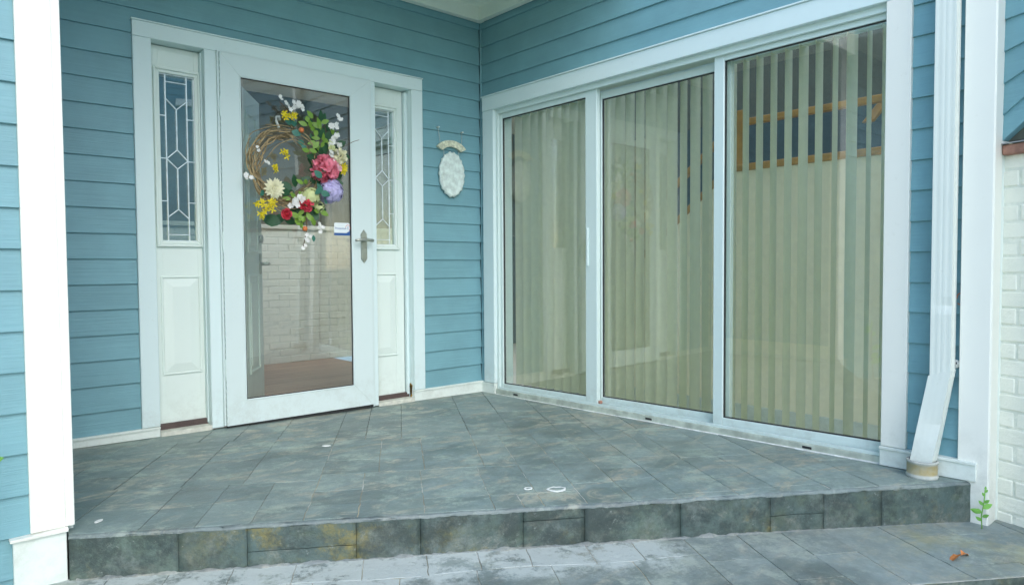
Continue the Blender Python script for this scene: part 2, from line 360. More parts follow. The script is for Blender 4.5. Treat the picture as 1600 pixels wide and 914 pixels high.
# pull the body's front 10 mm behind the riser blocks
for L in (top, bot):
    for i in (2, 3): L[i].co += E_M*.016
g.faces.new(top); g.faces.new(bot[::-1])
for i in range(4): g.faces.new((top[i], bot[i], bot[(i+1) % 4], top[(i+1) % 4]))
mk('mortar_bed', g, 'joint', porch)
def tofn(poly):          # half planes of the porch in plan
    fs = []
    for i in range(len(poly)):
        a, b = poly[i], poly[(i+1) % len(poly)]
        fs.append(lambda p, a=a, b=b: -((b[0]-a[0])*(p[1]-a[1]) - (b[1]-a[1])*(p[0]-a[0])))
    return fs
HP = tofn(PORCH)
if HP[0]((-1.2,-1.)) < 0: HP = [lambda p, f=f: -f(p) for f in HP]
NOSE = .013
cols = [(-3.36,-3.12,[]), (-3.12,-2.945,[.452]), (-2.945,-2.77,[.265,.452]),
        (-2.77,-2.60,[.165]), (-2.60,-2.42,[.16,.34]), (-2.42,-2.19,[.40]),
        (-2.19,-1.945,[.176]), (-1.945,-1.765,[.172]), (-1.765,-1.605,[.165]),
        (-1.605,-1.43,[.26]), (-1.43,-1.25,[.285,.446]), (-1.25,-1.02,[.062]), (-1.02,-.845,[.072,.44]),
        (-.845,-.64,[.081,.40]), (-.64,-.437,[.149,.35]), (-.437,-.2,[.17,.40]), (-.2,.2,[.18])]
def band1(s): return .495 if s < -2.6 else .575 if s < -1.43 else .645 if s < -1.25 else .612 if s < -1.02 else .56 if s < -.64 else .52
cols = [(a, b, NOSE, c+[band1((a+b)/2)]) for a, b, c in cols]
cols.append((-3.62, -3.36, NOSE, [.495])); cols.append((-3.9, -3.62, NOSE, [.495]))
def band2(s): return 1.295 if s < -2.895 else 1.09 if s < -2.6 else 1.205 if s < -1.91 else 1.18 if s < -1.43 else 1.43 if s < -1.25 else 1.19
up = [(-4.2,-3.9,[]), (-3.9,-3.62,[.8]), (-3.62,-3.375,[.68]), (-3.375,-3.13,[1.09]), (-3.13,-2.895,[.9]), (-2.895,-2.6,[.82]), (-2.6,-2.365,[.80]), (-2.365,-2.17,[.80,1.0]), (-2.17,-1.91,[.94]),
      (-1.91,-1.765,[.94]), (-1.765,-1.60,[.89]), (-1.60,-1.43,[]), (-1.43,-1.25,[1.0]), (-1.25,-1.10,[.875]), (-1.10,-1.02,[.875]), (-1.02,-.80,[.69,1.01]), (-.80,-.64,[.8]), (-.64,-.42,[]), (-.42,.2,[])]
cols += [(a, b, band1((a+b)/2), [k for k in c if k < band2((a+b)/2)-.1]+[band2((a+b)/2)]) for a, b, c in up]
back = [(-4.2,-3.9,[1.7]), (-3.9,-3.55,[1.6]), (-3.55,-3.28,[1.62]), (-3.28,-3.11,[1.8]), (-3.11,-2.895,[1.516,1.9]), (-2.895,-2.6,[1.75]), (-2.6,-2.45,[1.74]), (-2.45,-2.265,[1.6,2.17]), (-2.265,-1.91,[1.75,2.3]),
        (-1.91,-1.68,[1.77,2.2]), (-1.68,-1.43,[1.82]), (-1.43,-1.25,[1.9]), (-1.25,-1.0,[]), (-1.0,.2,[])]
cols += [(a, b, band2((a+b)/2), c+[3.3]) for a, b, c in back]
for s0, s1, t00, cuts in cols:
    cs = [t00] + cuts
    for t0, t1 in zip(cs[:-1], cs[1:]):
        q = [lw(s0, t0)[:2], lw(s1, t0)[:2], lw(s1, t1)[:2], lw(s0, t1)[:2]]
        if (s0, t0) == (-1.945, NOSE): parts = [(-1.945,-1.84), (-1.84,-1.765)]
        else: parts = [(s0, s1)]
        for a, b in parts:
            q = [lw(a, t0)[:2], lw(b, t0)[:2], lw(b, t1)[:2], lw(a, t1)[:2]]
            for f in HP:
                q = clip(q, f)
                if len(q) < 3: break
            if len(q) >= 3: slab('paving_slab', q, fz, 'floor', porch)
# worn rounded nosing along the front edge
g = bmesh.new(); N = 420; prev = None; s_l, s_r = -3.322, -.004
for i in range(N+1):
    s = s_l + (s_r-s_l)*i/N; row = []
    for a in range(7):
        th = math.pi/2*a/6
        tt = NOSE+.004 - (NOSE+.002)*math.sin(th); zz = -.014 + .014*math.cos(th)
        if a == 0: tt = NOSE+.006
        nz = noise.noise(Vector((s*9, a*.7, 3)))*.004 + noise.noise(Vector((s*38, a*1.3, 9)))*.0028 + noise.noise(Vector((s*120, a*2, 5)))*.0012
        if a == 0: nz = 0
        p = lw(s, tt + nz*.7); row.append(g.verts.new((p[0], p[1], fz(p[0], p[1]) + zz + (nz if a else -.001) - .0008)))
    if prev:
        for a in range(6):
            f = g.faces.new((prev[a], row[a], row[a+1], prev[a+1])); f.smooth = True
    prev = row
mk('nosing', g, 'edge', porch)
rj = [-3.322,-2.993,-2.778,-2.424,-2.207,-1.846,-1.621,-1.257,-.899,-.68,-.433,-.004]
hj = {(-2.778,-2.424): -.042, (-1.846,-1.621): -.002, (-.899,-.68): -.045}
for a, b in zip(rj[:-1], rj[1:]):
    zsplit = hj.get((a, b)); xa = lw((a+b)/2, 0)
    ztop = fz(xa[0], xa[1]); zb = -.31
    rows = [(zb, 99)] if zsplit is None else [(zb, zsplit-.001), (zsplit+.001, 99)]
    for z0, z1 in rows:
        bm = bmesh.new(); nx = max(3, int((b-a)/.02)); nz_ = 8; grid = []
        for i in range(nx+1):
            s = a+.0007 + (b-a-.0014)*i/nx; col_ = []
            for j in range(nz_+1):
                p = lw(s, 0); zt = min(z1, fz(p[0], p[1])-.0135); z = z0+(zt-z0)*j/nz_
                e = .0014*(.4+.6*abs(math.sin(a*37+j*.9))) if i in (0, nx) or (j == 0) or (j == nz_ and z1 < 90) else 0
                d = noise.noise(Vector((s*11, z*11, 1)))*.0050 + noise.noise(Vector((s*42, z*42, 2)))*.0030
                p = lw(s, .0015+d+e); col_.append(bm.verts.new((p[0], p[1], z)))
            grid.append(col_)
        for i in range(nx):
            for j in range(nz_):
                f = bm.faces.new((grid[i][j], grid[i+1][j], grid[i+1][j+1], grid[i][j+1])); f.smooth = True
        # sides running back to the body
        for cl, fl_ in ((grid[0], 1), (grid[-1], 0)):
            bk = [bm.verts.new(v.co + E_M*.012) for v in cl]
            for j in range(nz_): bm.faces.new((cl[j], cl[j+1], bk[j+1], bk[j]))
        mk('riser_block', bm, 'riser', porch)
g = bmesh.new()
A = [lw(s_l, .0125), lw(s_r, .0125)]
vs = [g.verts.new((p[0], p[1], z)) for p, z in ((A[0], -.31), (A[1], -.31), (A[1], fz(*A[1][:2])-.012), (A[0], fz(*A[0][:2])-.012))]; g.faces.new(vs)
mk('riser_backing', g, 'riser', porch)
# lower tread in front of the step
patio = setting('lower_step')
PT = [lw(-3.42, .02), lw(-3.42, -.472), lw(.35, -.472), lw(.35, .02)]
g = bmesh.new(); gr_ = [[g.verts.new((p[0], p[1], pz(p[0], p[1])-.0024)) for p in (lw(-3.42+3.77*i/40, .02-.492*j/4) for j in range(5))] for i in range(41)]
for i in range(40):
    for j in range(4): g.faces.new((gr_[i][j], gr_[i+1][j], gr_[i+1][j+1], gr_[i][j+1]))
mk('mortar_bed', g, 'joint', patio)
pc = [(-1.25,-1.04,[-.216]), (-1.04,-.862,[-.388]), (-.862,-.69,[-.215]), (-.69,-.455,[]), (-.455,-.20,[-.118,-.372]), (-.20,.06,[-.118,-.371]), (.06,.35,[-.25])]
for s0, s1, cuts in pc:
    cs = [.015] + cuts + [-.468]
    for t1, t0 in zip(cs[:-1], cs[1:]):
        slab('paving_slab', [lw(s0, t0)[:2], lw(s1, t0)[:2], lw(s1, t1)[:2], lw(s0, t1)[:2]], pz, 'patio', patio)
st = [-3.42,-3.2,-3.02,-2.82,-2.62,-2.40,-2.187,-2.012,-1.838,-1.622,-1.45,-1.25]
for a, b in zip(st[:-1], st[1:]):
    k0 = -.155 + .012*math.sin(a*9); k1 = -.155 + .012*math.sin(b*9)
    slab('paving_slab', [lw(a, k0)[:2], lw(b, k1)[:2], lw(b, .015)[:2], lw(a, .015)[:2]], pz, 'patio', patio)
st = [-3.42,-3.1,-2.86,-2.55,-2.28,-2.03,-1.78,-1.50,-1.25]
for a, b in zip(st[:-1], st[1:]):
    slab('paving_slab', [lw(a, -.468)[:2], lw(b, -.468)[:2], lw(b, -.155+.012*math.sin(b*9))[:2], lw(a, -.155+.012*math.sin(a*9))[:2]], pz, 'patio', patio)
g = bmesh.new(); a = lw(-3.42, -.4745); b = lw(.35, -.4745)
prev = None
for i in range(161):
    s = -3.42+3.77*i/160; row = []
    for z in (0, -.02, -.06, -.10, -.16):
        p = lw(s, -.4745+noise.noise(Vector((s*20, z*20, 4)))*.003); row.append(g.verts.new((p[0], p[1], pz(p[0], p[1])+z-.001)))
    if prev:
        for k in range(4): f = g.faces.new((prev[k], row[k], row[k+1], prev[k+1])); f.smooth = True
    prev = row
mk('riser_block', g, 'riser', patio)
# ragged mortar fillet where the step meets the tread
g = bmesh.new(); prev = None; N = 300
for i in range(N+1):
    s = -3.3 + (3.25)*i/N
    wd = max(.003, (.007 + .008*noise.noise(Vector((s*4, 0, 7))) + .014*noise.noise(Vector((s*17, 0, 8))) + .006*noise.noise(Vector((s*60, 0, 3)))) * (1 if s < -1.05 else max(.12, 1-(s+1.05)*2.2)))
    hh = wd*.75; row = []
    for t_, h in ((.004, hh), (-wd*.35, hh*.7), (-wd*.75, hh*.28), (-wd, -.002)):
        p = lw(s, t_ ); row.append(g.verts.new((p[0], p[1], pz(p[0], p[1]) + h + noise.noise(Vector((s*45, t_*60, 1)))*.003)))
    if prev:
        for k in range(3): f = g.faces.new((prev[k], row[k], row[k+1], prev[k+1])); f.smooth = True
    prev = row
mk('mortar_fillet', g, 'fillet', patio)
# ------------------------------------------------------------------ siding walls
PITCH = .127
def course(k): return 2.095 - k*PITCH
def clap(wall, x0, x1, z, mat='siding', zt=None, face=0.):
    """one lap board, bottom edge at z"""
    zt = z + PITCH + .012 if zt is None else zt
    bm = bmesh.new(); j = random.uniform(-.0012, .0012); n = max(1, int((x1-x0)/.5)); rows = []
    prof = [(-.0165-face, z), (-.0175-face, z+.0015), (-.0175-face+.0115*(zt-z)/(PITCH+.012), zt), (.004-face, zt), (.004-face, z)]
    for i in range(n+1):
        x = x0+(x1-x0)*i/n; wv = random.uniform(-.0006, .0006)
        rows.append([bm.verts.new((x, y, zz+j+wv)) for y, zz in prof])
    for i in range(n):
        for k in range(5): bm.faces.new((rows[i][k], rows[i][(k+1) % 5], rows[i+1][(k+1) % 5], rows[i+1][k]))
    bm.faces.new(rows[0]); bm.faces.new(rows[-1][::-1])
    return mk('clapboard', bm, mat, wall)
def sheath(wall, x0, x1, z0, z1, holes=(), th=.12):
    """sheathing behind the boards, with openings"""
    bm = bmesh.new(); xs = sorted({x0, x1, *[h[0] for h in holes], *[h[1] for h in holes]})
    for a, b in zip(xs[:-1], xs[1:]):
        zz = [(z0, z1)]
        for hx0, hx1, hz0, hz1 in holes:
            if a >= hx0-1e-6 and b <= hx1+1e-6:
                zz = [(p, q) for p, q in ((z0, hz0), (hz1, z1)) if q-p > .01]
        for p, q in zz: box(bm, a, b, .0045, th, p, q)
    return mk('sheathing', bm, 'room', wall)
# wall with the front door: local frame = world
wd = thing('house_wall', 'blue lap-sided wall that the white front door is set in', 'wall')
sheath(wd, -2.93, 0.0, -.3, 2.9, [(-2.20,-.61,-.04,2.085)])
for k in range(-5, 17):
    z = course(k)
    if k >= 1: clap(wd, -2.79, -2.262, z); clap(wd, -.545, -.022, z)
    else: clap(wd, -2.79, -.022, z)
mbox('corner_trim', 'siding', wd, -.022, -.004, -.026, -.004, .06, 2.75)
for x0, x1 in ((-2.80,-2.197), (-.615,-.016)):
    bm = bmesh.new(); b0 = fz(x0, 0)+.002; b1 = fz(x1, 0)+.002
    zt = .076 if x0 < -1 else .070
    prism(bm, [(x0, b0), (x1, b1), (x1, zt-.012), (x0, zt-.012)], -.030, .0, 'y', .0015)
    box(bm, x0-.0, x1+.0, -.036, .0, zt-.0118, zt, .0015)
    mk('skirt_board', bm, 'trim', wd)
# wall with the sliding door: local x = -world Y, local y = world X
ws = thing('house_wall', 'blue lap-sided wall around the wide sliding glass door', 'wall', (0,0,0), R(-90))
sheath(ws, -.02, 3.10, -.3, 4.2, [(.165,2.785,-.02,2.02)])
for k in range(-17, 17):
    z = course(k)
    x1 = 3.07
    if k >= 1: clap(ws, .024, .06, z) ; clap(ws, 2.86, x1, z)
    else: clap(ws, .024, x1, z)
    if k < -5: pass
mbox('corner_trim', 'siding', ws, .004, .022, -.022, -.003, .06, 2.75)
bm = bmesh.new(); box(bm, 3.064, 3.168, -.034, .0, -.155, 4.2, .002); box(bm, 3.0, 3.0005, .0, .0005, 0, .0005)
mk('corner_board', bm, 'trim_bright', ws)
mbox('corner_board', 'trim_bright', ws, 3.150, 3.1715, -.030, .085, -.155, 4.2, .002)
bm = bmesh.new()
prism(bm, [(.017, fz(0,-.017)+.002), (.17, fz(0,-.17)+.002), (.17, .052), (.017, .052)], -.030, -.0, 'y', .0015); box(bm, .0175, .170, -.034, 0, .0522, .064, .001)
mk('skirt_board', bm, 'trim', ws)
bm = bmesh.new(); prism(bm, [(2.773, fz(0,-2.77)+.003), (3.130, fz(0,-3.12)+.003), (3.130, .106), (2.773, .106)], -.044, -.002, 'y', .0015)
box(bm, 2.772, 3.132, -.050, 0, .1062, .118, .0015); mk('skirt_board', bm, 'trim', ws)
# left wing: front wall at Y=-1.32 and the short return closing the porch
FY = -1.325
wf = thing('house_wall', 'light blue lap-sided wall at the left edge with broad white corner board', 'wall', (-2.815, FY, 0))
sheath(wf, -3.0, -.02, -.3, 4.2)
for k in range(-17, 19): clap(wf, -3.0, -.085, course(k)+.012)
mbox('corner_board', 'trim_bright', wf, -.094, .0, -.028, .03, .078, 4.2, .002)
mbox('added_eave', 'trim', wf, -3.2, .0, -1.0, -.002, 2.80, 2.83, 0)  # unseen eave added to keep sky light off the left wall
mbox('added_fascia', 'trim', wf, -3.2, .0, -1.03, -1.001, 2.72, 2.98, .003)  # front edge of the added eave
bm = bmesh.new(); box(bm, -.140, .0, -.034, .03, -.3, .066, .002); mk('plinth_block', bm, 'trim', wf)
bm = bmesh.new(); prism(bm, [(-.148, .066), (.004, .066), (.004, .078), (-.148, .0745)], -.046, .028, 'y', .0012); mk('plinth_cap', bm, 'trim_bright', wf)
wr = thing('house_wall', 'short blue side wall behind the left corner board, facing the sliding door', 'wall', (-2.815, 0, 0), R(90))
# local x = +Y from -1.29 to 0, local -y = +X
sheath(wr, -1.30, -.01, -.3, 4.2, th=.10)
for k in range(-5, 16): clap(wr, -1.28, -.02, course(k))
mbox('corner_board', 'trim_bright', wr, -1.354, -1.27, -.024, .0, .078, 4.2, .002)
bm = bmesh.new(); box(bm, -1.296, -.02, -.028, 0, .03, .072, .0015); mk('skirt_board', bm, 'trim', wr)
# ------------------------------------------------------------------ porch ceiling
ce = setting('porch_ceiling')
y = -1.40; i = 0
while y < -.02:
    y1 = min(y+.088, -.004); mbox('ceiling_board', 'ceiling', ce, -2.79, -.004, y+.002, y1-.002, 2.742, 2.76, .003); y = y1
mbox('ceiling_backing', 'ceiling', ce, -2.80, -.002, -1.42, -.002, 2.757, 2.80, 0)
mbox('frieze_board', 'frieze', ce, -2.79, -.002, -.062, -.018, 2.650, 2.744, .002)
mbox('frieze_board', 'frieze', ce, -.062, -.018, -1.40, -.0625, 2.650, 2.744, .002)
mbox('frieze_board', 'frieze', ce, -2.80, -.002, -1.46, -1.405, 2.66, 2.95, .003)
mbox('roof_deck', 'roomdark', ce, -2.80, .3, -1.44, .3, 2.95, 3.02, 0)
# ------------------------------------------------------------------ front doorway: casing, jambs, sidelights
dw = thing('door_surround', 'white casing with a leaded sidelight on each side of the glass storm door', 'door frame')
CY = -.032
mbox('casing', 'casing', dw, -2.283, -2.196, CY, -.001, .078, 2.0805, .0025)
mbox('casing', 'casing', dw, -.616, -.529, CY, -.001, .072, 2.0805, .0025)
bm = bmesh.new(); box(bm, -2.283, -.529, CY, -.001, 2.0815, 2.160, .0025); box(bm, -2.287, -.525, CY-.006, -.001, 2.1605, 2.168, .0015); mk('head_casing', bm, 'casing', dw)
mbox('jamb', 'casing', dw, -2.2155, -2.1955, -.0005, .115, .01, 2.10, .0015)
j = mbox('jamb', 'casing', dw, -.6165, -.5975, -.0005, .115, -.0, 2.10, .0015)
mbox('head_jamb', 'casing', dw, -2.195, -.617, -.030, .115, 2.082, 2.10, .001)
mbox('mullion', 'casing', dw, -1.936, -1.868, -.030, .115, .022, 2.0815, .003)
mbox('mullion', 'casing', dw, -.938, -.892, -.030, .115, .006, 2.0815, .003)
mbox('stop_moulding', 'casing', dw, -1.942, -1.936, .02, .055, .05, 2.07, .001)
mbox('stop_moulding', 'casing', dw, -.635, -.6165, .03, .055, .04, 2.07, .001)
for x0, x1 in ((-2.195,-1.936), (-.892,-.617)):
    b = fz(x0, 0)
    mbox('sill', 'sill', dw, x0, x1, -.034, .12, b-.02, b+.022, .003)
    mbox('shadow_threshold', 'brown', dw, x0, x1, .035, .11, b+.0222, b+.052, .001)  # brown strip that also draws the shadow under the sidelight
bm = bmesh.new(); b = fz(-.63, 0)
for i in range(9):
    a = random.random()*6; r = random.uniform(.006, .016); cx = -.6235; zz = b+.028+random.random()*.055*(1 if i < 6 else 1.6)
    prism(bm, [(.004+.018*random.random()+r*math.cos(k*1.05+a)*random.uniform(.6,1.2), zz+1.7*r*math.sin(k*1.05+a)) for k in range(6)], -.6205, -.618-.001*i/9, 'x')
mk('rust_stain', bm, 'rust', dw)
def frame_ring(bm, x0, x1, z0, z1, wdt, y0, y1, bev=.002):
    """a mitred rectangular ring"""
    o = [(x0,z0),(x1,z0),(x1,z1),(x0,z1)]; n = [(x0+wdt,z0+wdt),(x1-wdt,z0+wdt),(x1-wdt,z1-wdt),(x0+wdt,z1-wdt)]
    for i in range(4): prism(bm, [o[i], o[(i+1) % 4], n[(i+1) % 4], n[i]], y0, y1, 'y', bev)
    return bm
def bar(bm, a, b, wdt, y0, y1):
    a = Vector(a); b = Vector(b); d = (b-a).normalized(); n = Vector((-d.y, d.x))*wdt/2
    prism(bm, [tuple(a-n), tuple(b-n), tuple(b+n), tuple(a+n)], y0, y1, 'y')
def sidelight(x0, x1, gx0, gx1, dz):
    Y = .056
    bm = bmesh.new(); z0 = .060+dz
    box(bm, x0, gx0+.004, Y, Y+.04, z0, 2.078, .0015); box(bm, gx1-.004, x1, Y, Y+.04, z0, 2.078, .0015)
    box(bm, gx0+.0035, gx1-.0035, Y, Y+.04, 1.94, 2.0775, 0); box(bm, gx0+.0035, gx1-.0035, Y, Y+.04, z0+.0005, 1.05, 0)
    s = mk('sidelight', bm, 'cream', dw)
    bm = frame_ring(bmesh.new(), gx0-.026, gx1+.026, 1.018, 1.968, .014, Y-.016, Y+.002, .003)
    frame_ring(bm, gx0-.0125, gx1+.0125, 1.0315, 1.9545, .017, Y-.009, Y+.002, .003); mk('glass_frame', bm, 'cream', s)
    px0, px1 = gx0-.012, gx1+.008
    bm = frame_ring(bmesh.new(), px0, px1, .33+dz, .862, .012, Y-.008, Y+.001, .003)
    b2 = bmesh.new(); zs, ze = .33+dz, .862; q = .036; e = .058
    o = [(px0+.0135, zs+.0135), (px1-.0135, zs+.0135), (px1-.0135, ze-.0135), (px0+.0135, ze-.0135)]; n = [(px0+e, zs+e), (px1-e, zs+e), (px1-e, ze-e), (px0+e, ze-e)]
    O = [b2.verts.new((p[0], Y-.001, p[1])) for p in o]; Nn = [b2.verts.new((p[0], Y-.010, p[1])) for p in n]; b2.faces.new(Nn)
    for i in range(4): b2.faces.new((O[i], O[(i+1) % 4], Nn[(i+1) % 4], Nn[i]))
    join(bm, b2); mk('raised_panel', bm, 'cream', s)
    mbox('pane', 'glass_lead', s, gx0, gx1, Y+.010, Y+.018, 1.046, 1.94, 0)
    bm = bmesh.new(); W = gx1-gx0; H = 1.94-1.046
    def Pt(u, v): return (gx0+u*W, 1.94-v*H)
    cy0, cy1 = Y+.004, Y+.0098; wv = .0044
    for u in (.012, .20, .78, .985): bar(bm, Pt(u, 0), Pt(u, 1), wv, cy0, cy1)
    for v, u0, u1 in ((.006,.01,.99), (.994,.01,.99), (.048,.2,.78), (.957,.2,.78), (.25,0,.2), (.26,.78,1), (.503,0,.2), (.513,.78,1), (.757,0,.2), (.762,.78,1)):
        bar(bm, Pt(u0, v), Pt(u1, v), wv, cy0-.0003, cy1-.0003)
    for a, b in (((.2,.148),(.49,.208)), ((.49,.208),(.78,.153)), ((.49,.208),(.49,.448)), ((.49,.448),(.78,.51)), ((.78,.51),(.49,.562)), ((.49,.562),(.2,.505)), ((.2,.505),(.49,.448)),
                 ((.49,.562),(.49,.805)), ((.49,.805),(.2,.853)), ((.49,.805),(.78,.86))):
        bar(bm, Pt(*a), Pt(*b), wv, cy0-.0006, cy1-.0006)
    mk('lead_came', bm, 'came', s)
sidelight(-2.192, -1.938, -2.146, -1.962, .0)
sidelight(-.890, -.638, -.878, -.701, -.02)
# ------------------------------------------------------------------ storm door
sd_ = thing('storm_door', 'white full-glass storm door with a floral wreath hung on it', 'door')
X0, X1, Z0, Z1 = -1.864, -.944, .028, 2.073
GX0, GX1, GZ0, GZ1 = -1.762, -1.076, .155, 1.966
Ys0, Ys1 = -.058, -.026
oc = [(X0,Z0),(X1,Z0-.003),(X1,Z1),(X0,Z1)]; ic = [(GX0,GZ0),(GX1,GZ0),(GX1,GZ1),(GX0,GZ1)]
for i, nm in enumerate(('bottom_rail','stile','top_rail','stile')):
    bm = bmesh.new(); prism(bm, [oc[i], oc[(i+1) % 4], ic[(i+1) % 4], ic[i]], Ys0, Ys1, 'y', .0012); mk(nm, bm, 'storm', sd_)
bm = frame_ring(bmesh.new(), GX0-.0, GX1+.0, GZ0-.0, GZ1+.0, .010, Ys0-.002, Ys0+.010, .003); mk('glazing_bead', bm, 'storm', sd_)
bm = frame_ring(bmesh.new(), GX0+.0102, GX1-.0102, GZ0+.0102, GZ1-.0102, .004, Ys0+.004, Ys0+.012, 0); mk('gasket', bm, 'black', sd_)
mbox('pane', 'glass_storm', sd_, GX0+.006, GX1-.006, -.047, -.041, GZ0+.006, GZ1-.006, 0)
bm = bmesh.new(); box(bm, X0-.012, X0-.002, -.05, -.03, .03, 2.082, .001); box(bm, X1+.002, X1+.012, -.05, -.03, .01, 2.082, .001); box(bm, X0-.012, X1+.012, -.048, -.031, 2.0755, 2.084, .001)
mk('door_channel', bm, 'storm', sd_)
mbox('door_sweep', 'black', sd_, X0+.005, X1-.005, -.05, -.03, .006, .0275, 0)
bm = bmesh.new()
for z in (.35, 1.05, 1.78): box(bm, X0-.006, X0+.002, -.060, -.05, z-.05, z+.05, .001)
for i in range(60): box(bm, X0-.0035, X0-.0005, -.0605, -.050, .05+i*.0335, .05+i*.0335+.012, 0)
mk('hinge', bm, 'alu', sd_)
hd = mk('handle', prism(bmesh.new(), [(-1.0255,.955),(-1.004,.928),(-.9825,.955),(-.9825,1.112),(-.993,1.124),(-1.004,1.140),(-1.015,1.124),(-1.0255,1.112)], Ys0-.009, Ys0-.0005, 'y', .003), 'nickel', sd_)
bm = bmesh.new(); tube(bm, [(-1.004, Ys0-.005, 1.072), (-1.004, Ys0-.045, 1.072)], .011, 12); tube(bm, [(-.960, Ys0-.040, 1.070), (-.98, Ys0-.047, 1.071), (-1.03, Ys0-.047, 1.073), (-1.062, Ys0-.045, 1.072), (-1.082, Ys0-.040, 1.068)], lambda u: .0105-.003*u, 10)
mk('lever', bm, 'nickel', hd)
# security sticker on the pane
stk = thing('security_sticker', 'small white and blue security sticker on the glass beside the door handle', 'sticker', (-1.147, -.0475, 1.141))
bm = bmesh.new(); pts = [(-.052,-.026),(.030,-.026),(.048,-.016),(.054,.004),(.052,.030),(.046,.036),(-.046,.036),(-.052,.030)]
prism(bm, pts, -.0008, 0, 'y'); mk('white_field', bm, 'stickerw', stk)
bm = bmesh.new(); prism(bm, [(-.052,-.0265),(.030,-.0265),(.0485,-.0165),(.0545,.000),(.0545,-.042),(-.052,-.042)], -.0008, 0, 'y'); mk('blue_band', bm, 'stickerb', stk)
def text(body, size, mat, parent, loc, name='lettering'):
    cu = bpy.data.curves.new('lettering', 'FONT'); cu.body = body; cu.size = size; cu.extrude = .0004; cu.align_x = 'LEFT'
    to = bpy.data.objects.new('lettering_curve', cu); COL.objects.link(to); bpy.context.view_layer.update()
    me = bpy.data.meshes.new_from_object(to.evaluated_get(bpy.context.evaluated_depsgraph_get())); bpy.data.objects.remove(to)
    me.materials.append(M[mat]); return mk(name, me, None, parent, loc, (R(90), 0, 0))
text('Protection', .0175, 'stickerb', stk, (-.046, -.0014, -.004))
bm = bmesh.new(); n = 18
ring = [(.040+.0155*math.cos(a), .006+.019*math.sin(a)) for a in [R(-60+i*250/n) for i in range(n+1)]]; rin = [(.040+.0130*math.cos(a), .006+.0165*math.sin(a)) for a in [R(-60+i*250/n) for i in range(n+1)]]
for i in range(n): prism(bm, [ring[i], ring[i+1], rin[i+1], rin[i]], -.0015, -.0009, 'y')
mk('red_arc', bm, 'stickerr', stk); text('1', .030, 'stickerb', stk, (.033, -.0014, -.005), 'numeral')
# ------------------------------------------------------------------ inner front door standing open
idr = thing('front_door', 'cream panelled front door standing open behind the storm door glass', 'door', (-1.80, .075, .0), R(56))
mbox('door_slab', 'cream', idr, 0, .86, 0, .044, .012, 2.03, .002)
for zz0, zz1 in ((.22,.86),(1.0,1.90)):
    for xx0, xx1 in ((.12,.39),(.47,.74)):
        bm = frame_ring(bmesh.new(), xx0, xx1, zz0, zz1, .018, -.008, .001, .003); box(bm, xx0+.05, xx1-.05, -.006, .001, zz0+.05, zz1-.05, .004); mk('door_panel', bm, 'cream', idr)
bm = bmesh.new(); tube(bm, [(.80,-.002,.93),(.80,-.05,.93)], .012, 10); tube(bm, [(.80,-.045,.93),(.79,-.062,.93),(.73,-.062,.935)], .010, 10); box(bm, .775, .825, -.006, 0, .86, 1.0, .003); mk('door_handle', bm, 'nickel', idr)
bm = bmesh.new(); tube(bm, [(.80,0,1.10),(.80,-.02,1.10)], .027, 14); mk('deadbolt', bm, 'nickel', idr)
# ------------------------------------------------------------------ sliding glass door (local x = -Y, y = X)
sg = thing('sliding_glass_door', 'wide three-panel sliding glass door with white aluminium frames in front of blinds', 'sliding door', (0,0,0), R(-90))
def sb(x): return .030 + .0145*x           # sill line rises gently with the floor
bm = bmesh.new(); box(bm, .054, .1715, -.030, .0, .0665, 2.0095, .0025); mk('casing', bm, 'casing', sg)
bm = bmesh.new(); box(bm, 2.773, 2.872, -.034, .0, .119, 2.0095, .0025); mk('casing', bm, 'trim_bright', sg)
bm = bmesh.new(); box(bm, .054, 2.872, -.034, .0, 2.0105, 2.108, .0025); box(bm, .050, 2.876, -.042, .0, 2.1085, 2.117, .0015); mk('head_casing', bm, 'casing', sg)
bm = bmesh.new(); box(bm, .172, 2.785, -.004, .135, 1.996, 2.012, .001); box(bm, .172, 2.785, -.006, .012, 1.978, 1.9955, .001); mk('head_track', bm, 'alu', sg)
for a, b in ((.1725, .192), (2.768, 2.786)): mbox('frame_jamb', 'alu', sg, a, b, -.004, .13, .0, 1.9955, .001)
bm = bmesh.new()
prism(bm, [(.1722, fz(0,-.17)-.02), (2.7725, fz(0,-2.77)-.02), (2.7725, sb(2.77)-.006), (.1722, sb(.17)-.006)], -.018, .13, 'y', .002); mk('sill_track', bm, 'track', sg)
bm = bmesh.new()
prism(bm, [(.193, sb(.193)-.0058), (2.768, sb(2.768)-.0058), (2.768, sb(2.768)+.010), (.193, sb(.193)+.010)], -.010, -.003, 'y', .001); prism(bm, [(.193, sb(.193)-.0055), (2.768, sb(2.768)-.0055), (2.768, sb(2.768)+.010), (.193, sb(.193)+.010)], .050, .055, 'y'); mk('sill_rail', bm, 'alu', sg)
bm = bmesh.new()
prism(bm, [(.175, fz(0,-.175)-.01), (2.770, fz(0,-2.77)-.01), (2.770, fz(0,-2.77)+.006), (.175, fz(0,-.175)+.003)], -.026, -.0185, 'y', .002); mk('caulk_bead', bm, 'caulk', sg)
bm = bmesh.new()
for x in (.36, 1.50, 2.42): box(bm, x, x+.045, -.0188, -.017, sb(x)-.030, sb(x)-.018, 0)
mk('weep_hole', bm, 'black', sg)
